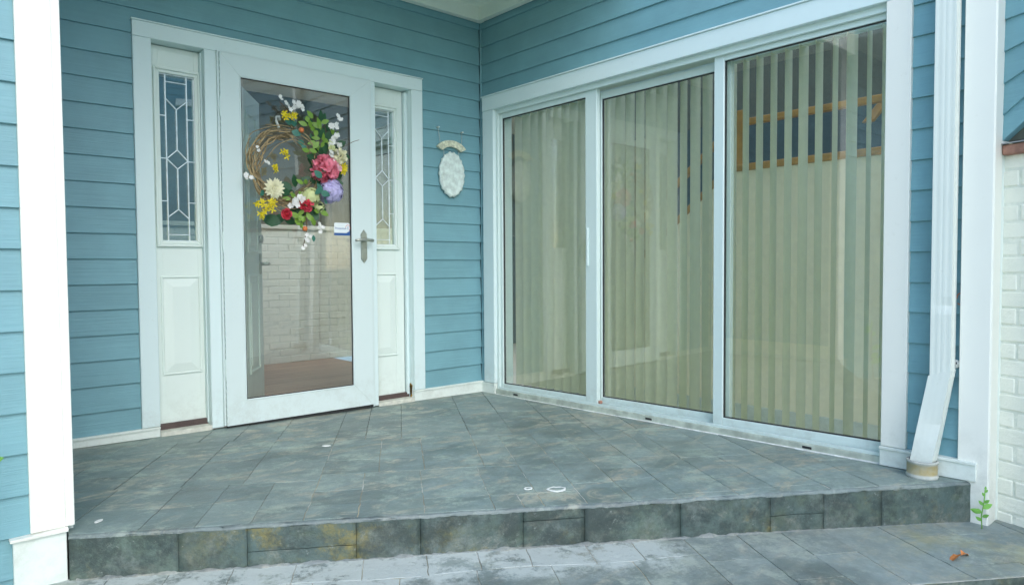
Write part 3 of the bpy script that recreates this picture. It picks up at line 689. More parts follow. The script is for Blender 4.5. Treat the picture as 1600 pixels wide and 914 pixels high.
def panel(x0, x1, gx0, gx1, y, gt, top, wdt_in=0):
    p = mk('door_panel', box(bmesh.new(), x0, gx0, y-.016, y+.016, sb(x0)+.0, top, .002), 'alu', sg)
    zb0, zb1 = .060+.0215*gx0, .060+.0215*gx1
    mk('stile', box(bmesh.new(), gx1, x1, y-.016, y+.016, sb(x1)-.002, top, .002), 'alu', p)
    bm = bmesh.new(); prism(bm, [(gx0+.0003, sb(gx0)+.004), (gx1-.0003, sb(gx1)+.004), (gx1-.0003, zb1), (gx0+.0003, zb0)], y-.0145, y+.0145, 'y', .0015); mk('bottom_rail', bm, 'alu', p)
    mk('top_rail', box(bmesh.new(), gx0+.0003, gx1-.0003, y-.0145, y+.0145, gt, top-.0005, .0015), 'alu', p)
    bm = bmesh.new(); q = .005
    prism(bm, [(gx0, zb0), (gx0+q, zb0), (gx0+q, gt), (gx0, gt)], y-.006, y+.006, 'y'); prism(bm, [(gx1-q, zb1), (gx1, zb1), (gx1, gt), (gx1-q, gt)], y-.006, y+.006, 'y')
    prism(bm, [(gx0+q, zb0), (gx1-q, zb1), (gx1-q, zb1+q), (gx0+q, zb0+q)], y-.006, y+.006, 'y'); prism(bm, [(gx0+q, gt-q), (gx1-q, gt-q), (gx1-q, gt), (gx0+q, gt)], y-.006, y+.006, 'y'); mk('gasket', bm, 'black', p)
    bm = bmesh.new(); prism(bm, [(gx0+.001, zb0+.001), (gx1-.001, zb1+.001), (gx1-.001, gt-.001), (gx0+.001, gt-.001)], y-.003, y+.003, 'y'); mk('pane', bm, 'glass', p)
    return p
panel(.193, 1.105, .216, 1.012, .030, 1.945, 1.994)
panel(1.060, 1.985, 1.098, 1.905, .082, 1.926, 1.966)
panel(1.918, 2.768, 1.975, 2.764, .030, 1.952, 1.994)
bm = bmesh.new(); box(bm, 1.024, 1.040, .004, .014, .90, 1.14, .003); mk('pull_handle', bm, 'alu', sg)
bm = bmesh.new(); box(bm, 1.108, 1.125, .02, .045, sb(1.11)+.004, sb(1.11)+.022, .003); mk('roller_guide', bm, 'redbrick', sg)
# ------------------------------------------------------------------ vertical blinds
vb = thing('vertical_blind', 'cream vertical blinds hanging open behind the sliding glass door', 'blinds', (0,0,0), R(-90))
mbox('head_rail', 'alu', vb, .16, 2.80, .175, .225, 1.985, 2.03, .003)
x = .20
while x < 2.80:
    bm = bmesh.new(); a = R(90+random.uniform(-11, 9)); wv = .089; n = 4; zb, zt = .035+.012*x, 1.99
    row = []
    for i in range(n+1):
        u = (i/n-.5)*wv; cv = .006*(1-(2*i/n-1)**2); dx = math.cos(a)*u - math.sin(a)*cv; dy = math.sin(a)*u + math.cos(a)*cv
        row.append([bm.verts.new((x+dx*k, .20+dy*1.0, z)) for z, k in ((zb, 1.0), (zt, 1.0))])
    tw = random.uniform(-.012, .012)
    for r_ in row: r_[0].co.x += tw*(r_[0].co.y-.2)*4
    for i in range(n): f = bm.faces.new((row[i][0], row[i+1][0], row[i+1][1], row[i][1])); f.smooth = True
    ex = bmesh.ops.solidify(bm, geom=list(bm.faces), thickness=.0012)
    mk('vane', bm, 'vane', vb); x += .078
# ------------------------------------------------------------------ rooms behind the glass
rf = setting('room_floor')
bm = bmesh.new(); yb = .125
y = .125
while y < 2.7:
    y1 = y+.085; mk('floor_plank', box(bmesh.new(), -2.9, .1, y+.0008, y1-.0008, -.05, -.022, .001), 'plankfloor', rf); y = y1
mk('subfloor', box(box(bmesh.new(), -2.95, .13, .12, 2.75, -.14, -.052), .131, 4.2, -5.0, 4.0, -.14, -.095), 'room', rf)
rw = setting('room_walls')
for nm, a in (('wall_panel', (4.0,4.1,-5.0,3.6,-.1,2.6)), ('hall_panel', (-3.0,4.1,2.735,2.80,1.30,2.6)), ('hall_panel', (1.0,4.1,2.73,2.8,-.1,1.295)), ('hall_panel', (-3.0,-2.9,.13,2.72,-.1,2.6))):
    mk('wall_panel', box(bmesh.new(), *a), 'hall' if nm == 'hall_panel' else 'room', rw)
bm = bmesh.new()          # ceilings, with gaps added over foyer and stair to let sky light in
for a in ((-3.0,.13,.125,.6), (-3.0,.13,2.1,2.8), (-3.0,-2.1,.6,2.1), (.131,.2,-2.8,2.8), (1.9,4.1,-2.8,2.8), (.2,1.9,0.6,2.8)): box(bm, a[0], a[1], a[2], a[3], 2.6, 2.7)
mk('room_ceiling', bm, 'room', rw)
# white brick wall inside, seen through the storm door
ib = thing('brick_wall', 'white painted brick half wall indoors, seen through the storm door', 'wall', (-1.6, 2.55, -.022))
mk('mortar', box(bmesh.new(), 0, 2.4, .0028, .17, 0, 1.30), 'mortar', ib)
def brick_mesh(L, H, D, j):
    bm = box(bmesh.new(), 0, L, 0, D, 0, H, .0045)
    for v in bm.verts: v.co += Vector((noise.noise(v.co*31+Vector((j,0,0)))*.0028, noise.noise(v.co*27+Vector((0,j,0)))*.0035, noise.noise(v.co*33+Vector((0,0,j)))*.0026))
    for f in bm.faces: f.smooth = False
    me = bpy.data.meshes.new('brick'); bm.to_mesh(me); bm.free(); me.materials.append(M['brick']); return me
BM = [brick_mesh(.197, .060, .05, i*3.7) for i in range(5)]; BH = [brick_mesh(.094, .060, .05, i*2.1+40) for i in range(3)]
for r_ in range(19):
    x = 0 if r_ % 2 == 0 else .1035
    if r_ % 2: mk('brick', BH[r_ % 3], None, ib, (0, 0, r_*.0676+.004))
    while x < 2.3: mk('brick', random.choice(BM), None, ib, (x, random.uniform(-.003, .002), r_*.0676+.004)); x += .207
mk('coping', box(bmesh.new(), -.02, 2.44, -.02, .18, 1.30, 1.34, .004), 'brick', ib)
# staircase behind the blinds (local x = -Y, y = X)
sx = thing('staircase', 'cream half wall of an indoor stair with orange oak rails behind the blinds', 'staircase', (0,0,0), R(-90))
HX = .75
prof = [(-.4,-.1), (3.4,-.1), (3.4,1.485), (1.566,1.485), (.86,.922), (-.25,.02)]
bm = bmesh.new(); prism(bm, prof, HX, HX+.11, 'y'); mk('half_wall', bm, 'stairwall', sx)
bm = bmesh.new(); prism(bm, [(3.4,1.486),(3.4,1.528),(1.555,1.528),(.835,.955),(.855,.918),(1.566,1.486)], HX-.012, HX+.12, 'y', .004); mk('cap_rail', bm, 'wood', sx)
mbox('baseboard', 'trim', sx, -.1, 3.4, HX-.016, HX-.001, -.099, .03, .002)
mbox('newel_post', 'wood', sx, 1.59, 1.65, HX+.02, HX+.085, 1.5285, 1.87, .004)
bm = bmesh.new(); box(bm, 1.56, 3.4, HX+.03, HX+.075, 1.775, 1.815, .006); mk('hand_rail', bm, 'wood', sx)
bm = bmesh.new(); prism(bm, [(1.56,1.76),(1.56,1.805),(.82,1.235),(.82,1.19)], HX+.03, HX+.075, 'y', .005); mk('hand_rail', bm, 'wood', sx)
bm = bmesh.new(); prism(bm, [(2.2,1.30),(2.42,1.30),(3.3,2.30),(3.08,2.30)], 1.2, 1.25, 'y'); mk('stringer', bm, 'trim', sx)
bm = bmesh.new(); prism(bm, [(2.2,1.75),(2.26,1.75),(3.1,2.72),(3.04,2.72)], 1.16, 1.20, 'y', .004); mk('hand_rail', bm, 'wood', sx)
bm = bmesh.new(); prism(bm, [(.3,.3),(3.4,.3),(3.4,2.06),(.3,2.06)], 1.9, 1.95, 'y'); mk('stair_shade_panel', bm, m_plain('stair_shade_blue', (.055,.085,.095), .7), sx)  # dark blue sheet standing in for shade in the stairwell
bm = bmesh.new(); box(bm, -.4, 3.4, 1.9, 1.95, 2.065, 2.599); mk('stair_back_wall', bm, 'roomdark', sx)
# ------------------------------------------------------------------ right: white brick with flared siding above
HD = R(17.4); bw = thing('brick_wall', 'white painted brick wall at the right edge beside the tall white corner board', 'wall', (.08, -3.172, 0), math.atan2(-math.cos(HD), -math.sin(HD)))
# local x runs along the wall towards the viewer, local -y is outward
BL = 1.0
mk('mortar', box(bmesh.new(), -.02, BL, .0035, .20, -.3, 1.318), 'mortar', bw)
r_ = 0; z = -.285
while z < 1.30:
    x = -.14 if r_ % 2 == 0 else -.035
    while x < BL-.02:
        L = .197
        if x+L > BL: mk('brick', BH[r_ % 3], None, bw, (x, 0, z)) if BL-x > .09 else None; break
        if x < 0:
            pass
        mk('brick', random.choice(BM) if x >= -.05 else random.choice(BM), None, bw, (x, random.uniform(-.003, .0025), z)); x += .207
    z += .0676; r_ += 1
# red rowlock course under a flashing
x = .008
while x < BL-.06:
    mk('coping_brick', box(bmesh.new(), x, x+.097, -.026, .09, 1.322, 1.362, .006), 'redbrick', bw); x += .107
bm = bmesh.new(); prism(bm, [(-.034,1.364),(-.034,1.368),(.03,1.380),(.03,1.376)], -.005, BL, 'x'); mk('flashing', bm, 'flash', bw)
mbox('edge_trim', 'trim', bw, -.012, .004, -.030, .03, -.14, 1.385, .001)
uw = thing('house_wall', 'flared light blue siding above the white brick at the right edge', 'wall', (.08, -3.172, 0), bw.rotation_euler.z)
lines = [(1.377, .80), (1.478, .72), (1.600, .46), (1.724, .27), (1.849, .06), (1.976, .03), (2.103, .0)] + [(2.103+.127*i, 0) for i in range(1, 17)]
for i, (z, a) in enumerate(lines):
    nxt = lines[i+1] if i+1 < len(lines) else (z+.127, 0)
    bm = bmesh.new(); rows = []
    for x in (-.02, .0, .02, .04, .06, .08, .10, .13, .2, BL):
        u = max(0, min(x, .10)); sm = u if u < .08 else .08+(u-.08)*.5
        zb = z+a*sm; zt = nxt[0]+nxt[1]*sm+.012
        rows.append([bm.verts.new((x, yy, zz)) for yy, zz in ((-.0165, zb), (-.0175, zb+.0015), (-.006, zt), (.02, zt), (.02, zb))])
    for r0, r1 in zip(rows[:-1], rows[1:]):
        for k in range(5): bm.faces.new((r0[k], r0[(k+1) % 5], r1[(k+1) % 5], r1[k]))
    bm.faces.new(rows[0]); bm.faces.new(rows[-1][::-1]); mk('clapboard', bm, 'siding', uw)
mk('sheathing', box(bmesh.new(), -.02, BL, .021, .2, 1.381, 4.2), 'roomdark', uw)
mbox('corner_board', 'trim_bright', uw, BL, BL+.09, -.02, .2, -.262, 4.2, .002)
# ------------------------------------------------------------------ downspout (local x = -Y, y = X)
ds = thing('downspout', 'white ribbed metal downspout with a kicked-out lower bend by the corner board', 'downspout', (0,0,0), R(-90))
def ribbed(w_, d_, rib=1):
    pts = []
    for i in range(13):
        u = i/12; pts.append(((u-.5)*w_, -d_/2 + (.0006*rib if i in (2,3,6,9,10) else 0)))
    for i in range(5): pts.append((w_/2 - (.002 if i in (2,) else 0), -d_/2+.008+(d_-.016)*i/4))
    for i in range(2): pts.append(((.5-i)*w_, d_/2))
    for i in range(5): pts.append((-w_/2, d_/2-.008-(d_-.016)*i/4))
    return pts
def loft(bm, secs):
    rows = [[bm.verts.new(p) for p in s] for s in secs]; n = len(rows[0])
    for a, b in zip(rows[:-1], rows[1:]):
        for k in range(n): bm.faces.new((a[k], a[(k+1) % n], b[(k+1) % n], b[k]))
    bm.faces.new(rows[0][::-1]); bm.faces.new(rows[-1]); return bm
def sec(cx, cy, z, w_, d_, tilt=0, dent=0, rib=1): return [(cx+px, cy+py + dent*(px/w_+.5)*(1 if py < 0 else 0), z + tilt*px) for px, py in ribbed(w_, d_, rib)]
bm = bmesh.new(); loft(bm, [sec(3.0135, -.062, z, .074, .056, 0, dt) for z, dt in ((.448,0), (.66,0), (.70,0), (.735,.007), (.77,0), (.9,0), (1.6,0), (2.6,0), (4.1,0))]); mk('pipe', bm, 'downspout', ds)
bm = bmesh.new(); loft(bm, [sec(2.958+.055*k/9, -.094+.031*k/9, .09+.375*k/9, .080, .062, .35*(k/9)**2, (0,0,.002,.007,.010,.004,0,-.001,0,0)[k], .4) for k in range(10)])
mk('elbow', bm, 'downspout', ds)
bm = bmesh.new(); box(bm, 2.970, 3.057, -.0925, -.0905, 2.2, 2.228, 0); mk('strap', bm, 'downspout', ds)
dc = mk('drain_collar', lathe(bmesh.new(), [(.058,0), (.0585,.010), (.055,.013), (.055,.060), (.0575,.063), (.0575,.070), (.050,.0705), (.050,.05)], 26), 'collar', None, (-.100, -2.958, fz(-.1,-2.958)))
tag(dc, 'stained round drain collar on the step that the downspout empties into', 'drain collar')
# ------------------------------------------------------------------ small wall fittings
ot = thing('wall_outlet', 'small white outlet cover low on the blue siding behind the downspout', 'outlet', (-.012, -3.046, .498), R(-90))
mk('cover_plate', lathe(bmesh.new(), [(.018,0), (.018,.008), (.014,.011)], 16), 'trim_bright', ot, (0,0,0), (R(90),0,0))
bm = bmesh.new()
for dx, dz in ((-.006,.004),(.006,.004),(0,-.007)): box(bm, dx-.0018, dx+.0018, -.0122, -.0108, dz-.004, dz+.004, 0)
mk('slot', bm, 'black', ot)
bm = bmesh.new(); tube(bm, [(-.020, -3.058+.010*math.cos(a), .76+.022*math.sin(a)) for a in [R(i*24) for i in range(14)]], .0026, 6)
tag(mk('wire_loop', bm, 'copper'), 'small copper coloured wire loop on the siding between downspout and corner board', 'wire')
# ------------------------------------------------------------------ hanging plaque
pq = thing('wall_plaque', 'weathered oval plaque hung below an arched ceramic strip on the blue wall', 'wall plaque', (-.29, -.030, 1.56))
bm = bmesh.new(); n = 16; o = []; i_ = []
for k in range(n+1):
    a = R(150-120*k/n); o.append((-.003+.150*math.cos(a)*.95, .118+.102*math.sin(a))); i_.append((-.003+.090*math.cos(a)*1.0, .118+.058*math.sin(a)))
for k in range(n): prism(bm, [o[k], o[k+1], i_[k+1], i_[k]], -.012, .004, 'y')
bmesh.ops.remove_doubles(bm, verts=bm.verts, dist=.0004)
mk('arched_strip', bm, 'banner', pq)
bm = bmesh.new(); n = 44; rings = []
for fr, dy in ((1,.006), (1,-.008), (.90,-.016), (.82,-.011), (.6,-.013), (.3,-.015)):
    row = []
    for k in range(n):
        a = 2*math.pi*k/n; sc_ = 1+.045*math.cos(a*18)*(1 if fr > .85 else .2) + .03*noise.noise(Vector((math.cos(a)*3, math.sin(a)*3, 2)))
        row.append(bm.verts.new((.108*fr*sc_*math.cos(a), dy+noise.noise(Vector((math.cos(a)*5*fr, math.sin(a)*5*fr, 8)))*.006*(fr < .95), -.015+.155*fr*sc_*math.sin(a))))
    rings.append(row)
for a, b in zip(rings[:-1], rings[1:]):
    for k in range(n): f = bm.faces.new((a[k], a[(k+1) % n], b[(k+1) % n], b[k])); f.smooth = True
bm.faces.new(rings[-1]); bm.faces.new(rings[0][::-1]); mk('oval_plate', bm, 'plaque', pq)
for p in (((-.112,.0,.300),(-.098,-.004,.19)), ((.094,.0,.288),(.085,-.004,.195)), ((-.068,-.004,.150),(-.066,-.002,.105)), ((.062,-.004,.150),(.062,-.002,.100))):
    mk('cord', tube(bmesh.new(), p, .0018, 5), 'cord', pq)
for p in ((-.112,.300), (.094,.288)): mk('nail', tube(bmesh.new(), [(p[0], .016, p[1]), (p[0], -.010, p[1]), (p[0], -.012, p[1])], .0055, 8), 'trim_bright', pq)
# ------------------------------------------------------------------ floral wreath
WC = Vector((-1.514, -.060, 1.48))
wr_ = thing('flower_wreath', 'grapevine wreath with pink, lavender and cream silk flowers hung on the storm door', 'wreath', WC)
def wl(x, z, y=-.10): return (x-WC.x, y-WC.y, z-WC.z)
for v in range(15):
    r0 = random.uniform(.162, .236); ph = random.uniform(0, 6.28); ex = random.uniform(.006, .022); pts = []; n = 70
    cx, cz = random.uniform(-.012, .004), random.uniform(-.006, .008); yb = random.uniform(-.035, .0)
    span = 2*math.pi*random.uniform(.5, .95); st_ = random.uniform(1.0, 2.6)
    for k in range(n+1):
        a = st_+span*k/n
        r = r0 + ex*math.sin(3*a+ph) + .006*math.sin(7*a+2*ph) + .010*math.sin(a*2+v)
        pts.append((cx+r*math.cos(a)*.94, yb+.014*math.sin(a*4+ph*3), cz+r*math.sin(a)))
    mk('vine', tube(bmesh.new(), pts, random.uniform(.0026, .0050), 5), 'vine', wr_)
for p in ([(-.20,-.02,.02),(-.21,-.03,.15),(-.13,-.035,.205),(-.03,-.03,.235),(.06,-.03,.23)], [(-.20,-.02,-.08),(-.13,-.04,.02),(-.05,-.04,.12),(.05,-.04,.16),(.15,-.03,.12)],
          [(-.15,-.03,-.12),(-.20,-.035,-.08),(-.235,-.04,-.07)], [(.04,-.03,.22),(-.02,-.04,.30),(.03,-.05,.345)], [(.05,-.03,.22),(.02,-.04,.31),(-.04,-.045,.365)],
          [(.10,-.03,-.24),(.11,-.05,-.33),(.085,-.05,-.46)], [(.12,-.03,-.24),(.16,-.05,-.30),(.185,-.05,-.345)]):
    P = [Vector(q) for q in p]; pts = []
    for i in range(len(P)-1):
        for k in range(6):
            u = k/6; p0 = P[max(i-1,0)]; p1 = P[i]; p2 = P[i+1]; p3 = P[min(i+2,len(P)-1)]
            pts.append(.5*((2*p1)+(p2-p0)*u+(2*p0-5*p1+4*p2-p3)*u*u+(3*p1-p0-3*p2+p3)*u**3))
    pts.append(P[-1]); mk('twig', tube(bmesh.new(), pts, .0026, 5), 'vine' if p[0][0] < 0 else 'stem', wr_)
mk('twig', tube(bmesh.new(), [wl(-1.22,1.60,-.09), wl(-1.144,1.641,-.11), wl(-1.10,1.668,-.118), wl(-1.059,1.684,-.12)], .0018, 5), 'stem', wr_)
mk('hanger', tube(bmesh.new(), [wl(-1.552,1.70,-.085), wl(-1.56,1.74,-.07), wl(-1.552,1.765,-.058), wl(-1.535,1.772,-.052), wl(-1.53,1.75,-.05)], .008, 8), 'cord', wr_)
def petal(bm, base, d, side, L, W, cup=.2, nrm=None, tip=.25):
    d = d.normalized(); side = (side - d*side.dot(d)).normalized(); nn = d.cross(side).normalized(); rows = []
    for u, wv in ((0,.28), (.38,.85), (.72,1.0), (1.0,tip)):
        c = base + d*L*u + nn*(cup*L*u*u); s = side*W*.5*wv
        rows.append([bm.verts.new(c-s+nn*cup*W*.25*wv), bm.verts.new(c), bm.verts.new(c+s+nn*cup*W*.25*wv)])
    for a, b in zip(rows[:-1], rows[1:]):
        for k in (0, 1): f = bm.faces.new((a[k], a[k+1], b[k+1], b[k])); f.smooth = True
OUT = Vector((0,-1,0))
def rdir(spread):     # a direction round -Y
    a = random.uniform(0, 6.28); t_ = spread*math.sqrt(random.random())
    return Vector((math.sin(t_)*math.cos(a), -math.cos(t_), math.sin(t_)*math.sin(a)))
def radial(k, n, lift):
    a = 2*math.pi*k/n + random.uniform(-.12, .12); return Vector((math.cos(a)*math.cos(lift), -math.sin(lift), math.sin(a)*math.cos(lift)))
def blossom(bm, c, r, n=5, face=None):
    q = (face or OUT).rotation_difference(OUT).inverted() if face else None
    for k in range(n):
        d = radial(k, n, .35); s = d.cross(OUT)
        if face: d = q @ d; s = q @ s
        petal(bm, Vector(c), d, s, r, r*.85, .15, tip=.6)
def fl_blossom(r=.016, cnt=1):
    r *= .86
    bm = bmesh.new()
    for i in range(cnt): blossom(bm, (random.uniform(-1,1)*r*1.3, random.uniform(-.01,.01), random.uniform(-1,1)*r*1.3) if cnt > 1 else (0,0,0), r*random.uniform(.85,1.1), 5, rdir(.7))
    return bm
def fl_forsythia():
    bm = bmesh.new()
    for i in range(6):
        c = Vector((random.uniform(-.022,.022), random.uniform(-.008,.008), random.uniform(-.015,.015))); f = rdir(.9); q = OUT.rotation_difference(f)
        for k in range(4):
            d = q @ radial(k, 4, .5); petal(bm, c, d, q @ radial(k, 4, .5).cross(OUT), .020, .009, .25, tip=.2)
    return bm
def fl_hydrangea(R_, n=60):
    bm = bmesh.new()
    for i in range(n):
        d = rdir(1.75); c = d*R_*random.uniform(.78,1.04); q = OUT.rotation_difference(d); a0 = random.random()*1.5
        for k in range(4):
            a = a0+k*math.pi/2; e = q @ Vector((math.cos(a), -.22, math.sin(a))); petal(bm, c, e, e.cross(d), R_*.27, R_*.25, .2, tip=.6)
    return bm
def fl_peony(R_, n=70):
    bm = bmesh.new()
    for i in range(n):
        d = rdir(1.7); c = d*R_*.35; e = (d+Vector((random.uniform(-.4,.4), random.uniform(-.3,.3), random.uniform(-.4,.4)))).normalized()
        petal(bm, c, e, e.cross(Vector((random.uniform(-1,1), random.uniform(-1,1), random.uniform(-1,1)))), R_*random.uniform(.55,.72), R_*.55, .45, tip=.7)
    return bm
def fl_rose(R_):
    bm = bmesh.new()
    for ring, (n, lift, off, L) in enumerate(((5,.15,.30,.85), (6,.55,.34,.80), (6,.9,.30,.78), (5,1.15,.2,.78), (4,1.35,.1,.75))):
        for k in range(n):
            d = radial(k, n, lift); c = Vector((d.x, 0, d.z))*R_*off*.6+OUT*R_*(.1*ring); petal(bm, c, d, d.cross(OUT), R_*L, R_*.95, -.35, tip=.75)
    return bm
def fl_dahlia(R_):
    bm = bmesh.new()
    for n, lift, L in ((16,.1,1.0), (15,.38,.9), (12,.7,.72), (9,1.0,.5)):
        for k in range(n): d = radial(k, n, lift); petal(bm, OUT*R_*.05, d, d.cross(OUT), R_*L, R_*.30, .16, tip=.12)
    bmesh.ops.create_icosphere(bm, subdivisions=1, radius=R_*.16, matrix=Matrix.Translation(OUT*R_*.25)); return bm
def leafmesh(name, mat, L=.07, W=.042):
    bm = bmesh.new(); rows = []
    for u, wv in ((0,.08), (.15,.6), (.4,1), (.65,.85), (.85,.45), (1,.03)):
        dz = -.18*L*u*u; rows.append([bm.verts.new((-W*.5*wv, -.010*wv-dz*.5, L*u)), bm.verts.new((0, -dz*.3, L*u)), bm.verts.new((W*.5*wv, -.010*wv-dz*.5, L*u))])
    for a, b in zip(rows[:-1], rows[1:]):
        for k in (0, 1): f = bm.faces.new((a[k], a[k+1], b[k+1], b[k])); f.smooth = True
    me = bpy.data.meshes.new(name); bm.to_mesh(me); bm.free(); me.materials.append(M[mat]); return me
FL = [('blossom', 'whitepetal', (-1.475,1.839), fl_blossom(.020, 4)), ('blossom', 'whitepetal', (-1.505,1.822), fl_blossom(.018, 3)), ('blossom', 'whitepetal', (-1.446,1.824), fl_blossom(.018, 4)),
      ('blossom', 'whitepetal', (-1.208,1.797), fl_blossom(.020, 2)), ('blossom', 'whitepetal', (-1.268,1.730), fl_blossom(.021, 3)), ('blossom', 'whitepetal', (-1.232,1.747), fl_blossom(.018, 2)),
      ('blossom', 'whitepetal', (-1.216,1.677), fl_blossom(.020, 3)), ('blossom', 'whitepetal', (-1.222,1.640), fl_blossom(.022, 4)), ('blossom', 'whitepetal', (-1.238,1.602), fl_blossom(.022, 3)), ('blossom', 'whitepetal', (-1.250,1.556), fl_blossom(.022, 3)),
      ('blossom', 'whitepetal', (-1.470,1.290), fl_blossom(.022, 5)), ('blossom', 'whitepetal', (-1.502,1.268), fl_blossom(.020, 3)), ('blossom', 'whitepetal', (-1.342,1.142), fl_blossom(.016, 3)), ('blossom', 'whitepetal', (-1.322,1.130), fl_blossom(.015, 2)),
      ('blossom', 'whitepetal', (-1.400,1.098), fl_blossom(.015, 2)), ('blossom', 'whitepetal', (-1.421,1.060), fl_blossom(.014, 2)), ('blossom', 'whitepetal', (-1.430,1.012), fl_blossom(.014, 2)), ('blossom', 'whitepetal', (-1.750,1.404), fl_blossom(.016, 3)),
      ('blossom', 'whitepetal', (-1.732,1.390), fl_blossom(.014, 2)), ('blossom', 'whitepetal', (-1.652,1.492), fl_blossom(.016, 2)), ('blossom', 'whitepetal', (-1.689,1.563), fl_blossom(.012, 2)), ('blossom', 'whitepetal', (-1.556,1.852), fl_blossom(.014, 2)),
      ('peony', 'pink', (-1.290,1.485), fl_peony(.082, 110)), ('blossom', 'palepink', (-1.236,1.500), fl_blossom(.026, 4)), ('blossom', 'palepink', (-1.300,1.450), fl_blossom(.016, 2)),
      ('hydrangea', 'lav', (-1.251,1.358), fl_hydrangea(.074, 140)), ('hydrangea', 'pgreen', (-1.379,1.315), fl_hydrangea(.055, 90)), ('hydrangea', 'pgreen', (-1.325,1.262), fl_hydrangea(.032, 45)),
      ('rose', 'coral', (-1.414,1.268), fl_peony(.042, 60)), ('tulip', 'coral', (-1.536,1.208), fl_rose(.034)), ('rose', 'creampetal', (-1.196,1.572), fl_peony(.046, 44)), ('dahlia', 'creampetal', (-1.597,1.350), fl_dahlia(.062)),
      ('blossom', 'pgreen', (-1.264,1.612), fl_blossom(.024, 3)), ('blossom', 'leaf_lime', (-1.455,1.165), fl_blossom(.022, 3))]
for x, z in ((-1.529,1.759), (-1.485,1.775), (-1.170,1.512), (-1.529,1.555), (-1.600,1.470), (-1.687,1.258), (-1.634,1.235), (-1.673,1.203), (-1.617,1.267), (-1.185,1.49)): FL.append(('forsythia', 'yellow', (x, z), fl_forsythia()))
DEP = {'peony': -.112, 'hydrangea': -.108, 'rose': -.125, 'dahlia': -.115, 'tulip': -.12, 'blossom': -.135, 'forsythia': -.125}
for nm, mt, (x, z), bm in FL: mk(nm, bm, mt, wr_, wl(x, z, DEP[nm]), (0, random.uniform(-1, 1), 0) if nm in ('blossom', 'forsythia') else (0,0,0), keep=True)
for x, z in ((-1.430,1.698), (-1.419,1.129)):
    bm = bmesh.new(); bmesh.ops.create_icosphere(bm, subdivisions=2, radius=.016)
    for f in bm.faces: f.smooth = True
    mk('berry', bm, 'berry', wr_, wl(x, z, -.115))
LD = [(-1.235,1.745,.07,350), (-1.32,1.72,.075,30), (-1.21,1.62,.08,300), (-1.33,1.62,.08,40), (-1.36,1.55,.07,80), (-1.37,1.42,.08,70), (-1.43,1.195,.08,200), (-1.48,1.225,.07,120), (-1.17,1.56,.07,280), (-1.31,1.40,.09,60), (-1.296,1.801,.075,10), (-1.365,1.765,.07,60), (-1.165,1.468,.085,200), (-1.139,1.581,.07,260), (-1.467,1.406,.075,10), (-1.511,1.372,.085,80), (-1.484,1.342,.08,40), (-1.525,1.335,.075,95), (-1.595,1.175,.115,75), (-1.499,1.174,.085,240), (-1.305,1.58,.08,30), (-1.312,1.547,.08,330),
      (-1.358,1.212,.08,230), (-1.369,1.243,.07,300), (-1.453,1.239,.08,120), (-1.311,1.257,.075,250), (-1.288,1.604,.08,350), (-1.341,1.523,.08,60), (-1.251,1.694,.07,330), (-1.18,1.648,.07,300), (-1.403,1.263,.08,190), (-1.33,1.42,.08,80), (-1.20,1.42,.07,250), (-1.28,1.56,.09,20), (-1.27,1.80,.06,340), (-1.345,1.66,.07,20), (-1.30,1.70,.07,340), (-1.41,1.215,.07,170), (-1.34,1.20,.07,150), (-1.55,1.185,.08,110), (-1.325,1.49,.09,110), (-1.35,1.29,.08,120), (-1.26,1.64,.08,10)]
LL = [(-1.245,1.72,.06,20), (-1.215,1.70,.05,330), (-1.335,1.70,.055,350), (-1.275,1.66,.05,60), (-1.35,1.62,.055,320), (-1.235,1.62,.05,300), (-1.46,1.185,.055,150), (-1.345,1.235,.055,260), (-1.43,1.33,.055,20), (-1.52,1.30,.05,80), (-1.37,1.796,.055,40), (-1.375,1.743,.05,30), (-1.355,1.719,.05,290), (-1.416,1.737,.055,70), (-1.317,1.75,.075,20), (-1.338,1.664,.05,80), (-1.366,1.585,.05,250), (-1.397,1.587,.05,80), (-1.296,1.635,.05,330), (-1.398,1.199,.06,200), (-1.415,1.183,.05,160), (-1.381,1.189,.055,230), (-1.476,1.206,.06,60), (-1.49,1.316,.055,60), (-1.417,1.40,.06,100), (-1.285,1.765,.05,290), (-1.304,1.672,.05,10), (-1.351,1.581,.045,200), (-1.44,1.22,.05,130), (-1.33,1.74,.06,60), (-1.36,1.635,.05,110), (-1.32,1.61,.05,30), (-1.30,1.225,.06,240), (-1.37,1.165,.05,190), (-1.44,1.40,.05,60), (-1.39,1.77,.045,10)]
LT = [(-1.504,1.738,.06,90), (-1.454,1.68,.055,70), (-1.422,1.632,.045,80), (-1.405,1.61,.04,60), (-1.332,1.375,.06,20), (-1.293,1.30,.06,300), (-1.356,1.345,.055,130), (-1.378,1.072,.04,180), (-1.354,1.445,.06,50), (-1.666,1.32,.05,130), (-1.315,1.335,.06,250), (-1.47,1.735,.05,270)]
for nm, lst, y0, asp in (('leaf_dark', LD, -.085, .62), ('leaf_lime', LL, -.115, .55), ('leaf_teal', LT, -.130, .72)):
    me = leafmesh('leaf', nm, 1.0, asp)
    for x, z, L, ang in lst:
        a = R(ang); 
        if y0 < -.125 and not -1.40 < x < -1.27: yy = -.105
        else: yy = y0
        if nm == 'leaf_teal' and -1.36 < x < -1.27: yy = -.165
        o = mk('leaf', me, None, wr_, wl(x + math.sin(a)*L*.5*.8, z - math.cos(a)*L*.5, yy+random.uniform(-.012, .012)), (random.uniform(-.45, .45), -a + 0, random.uniform(-.5, .5)))
        o.scale = (L*random.uniform(.85, 1.1), L, L)
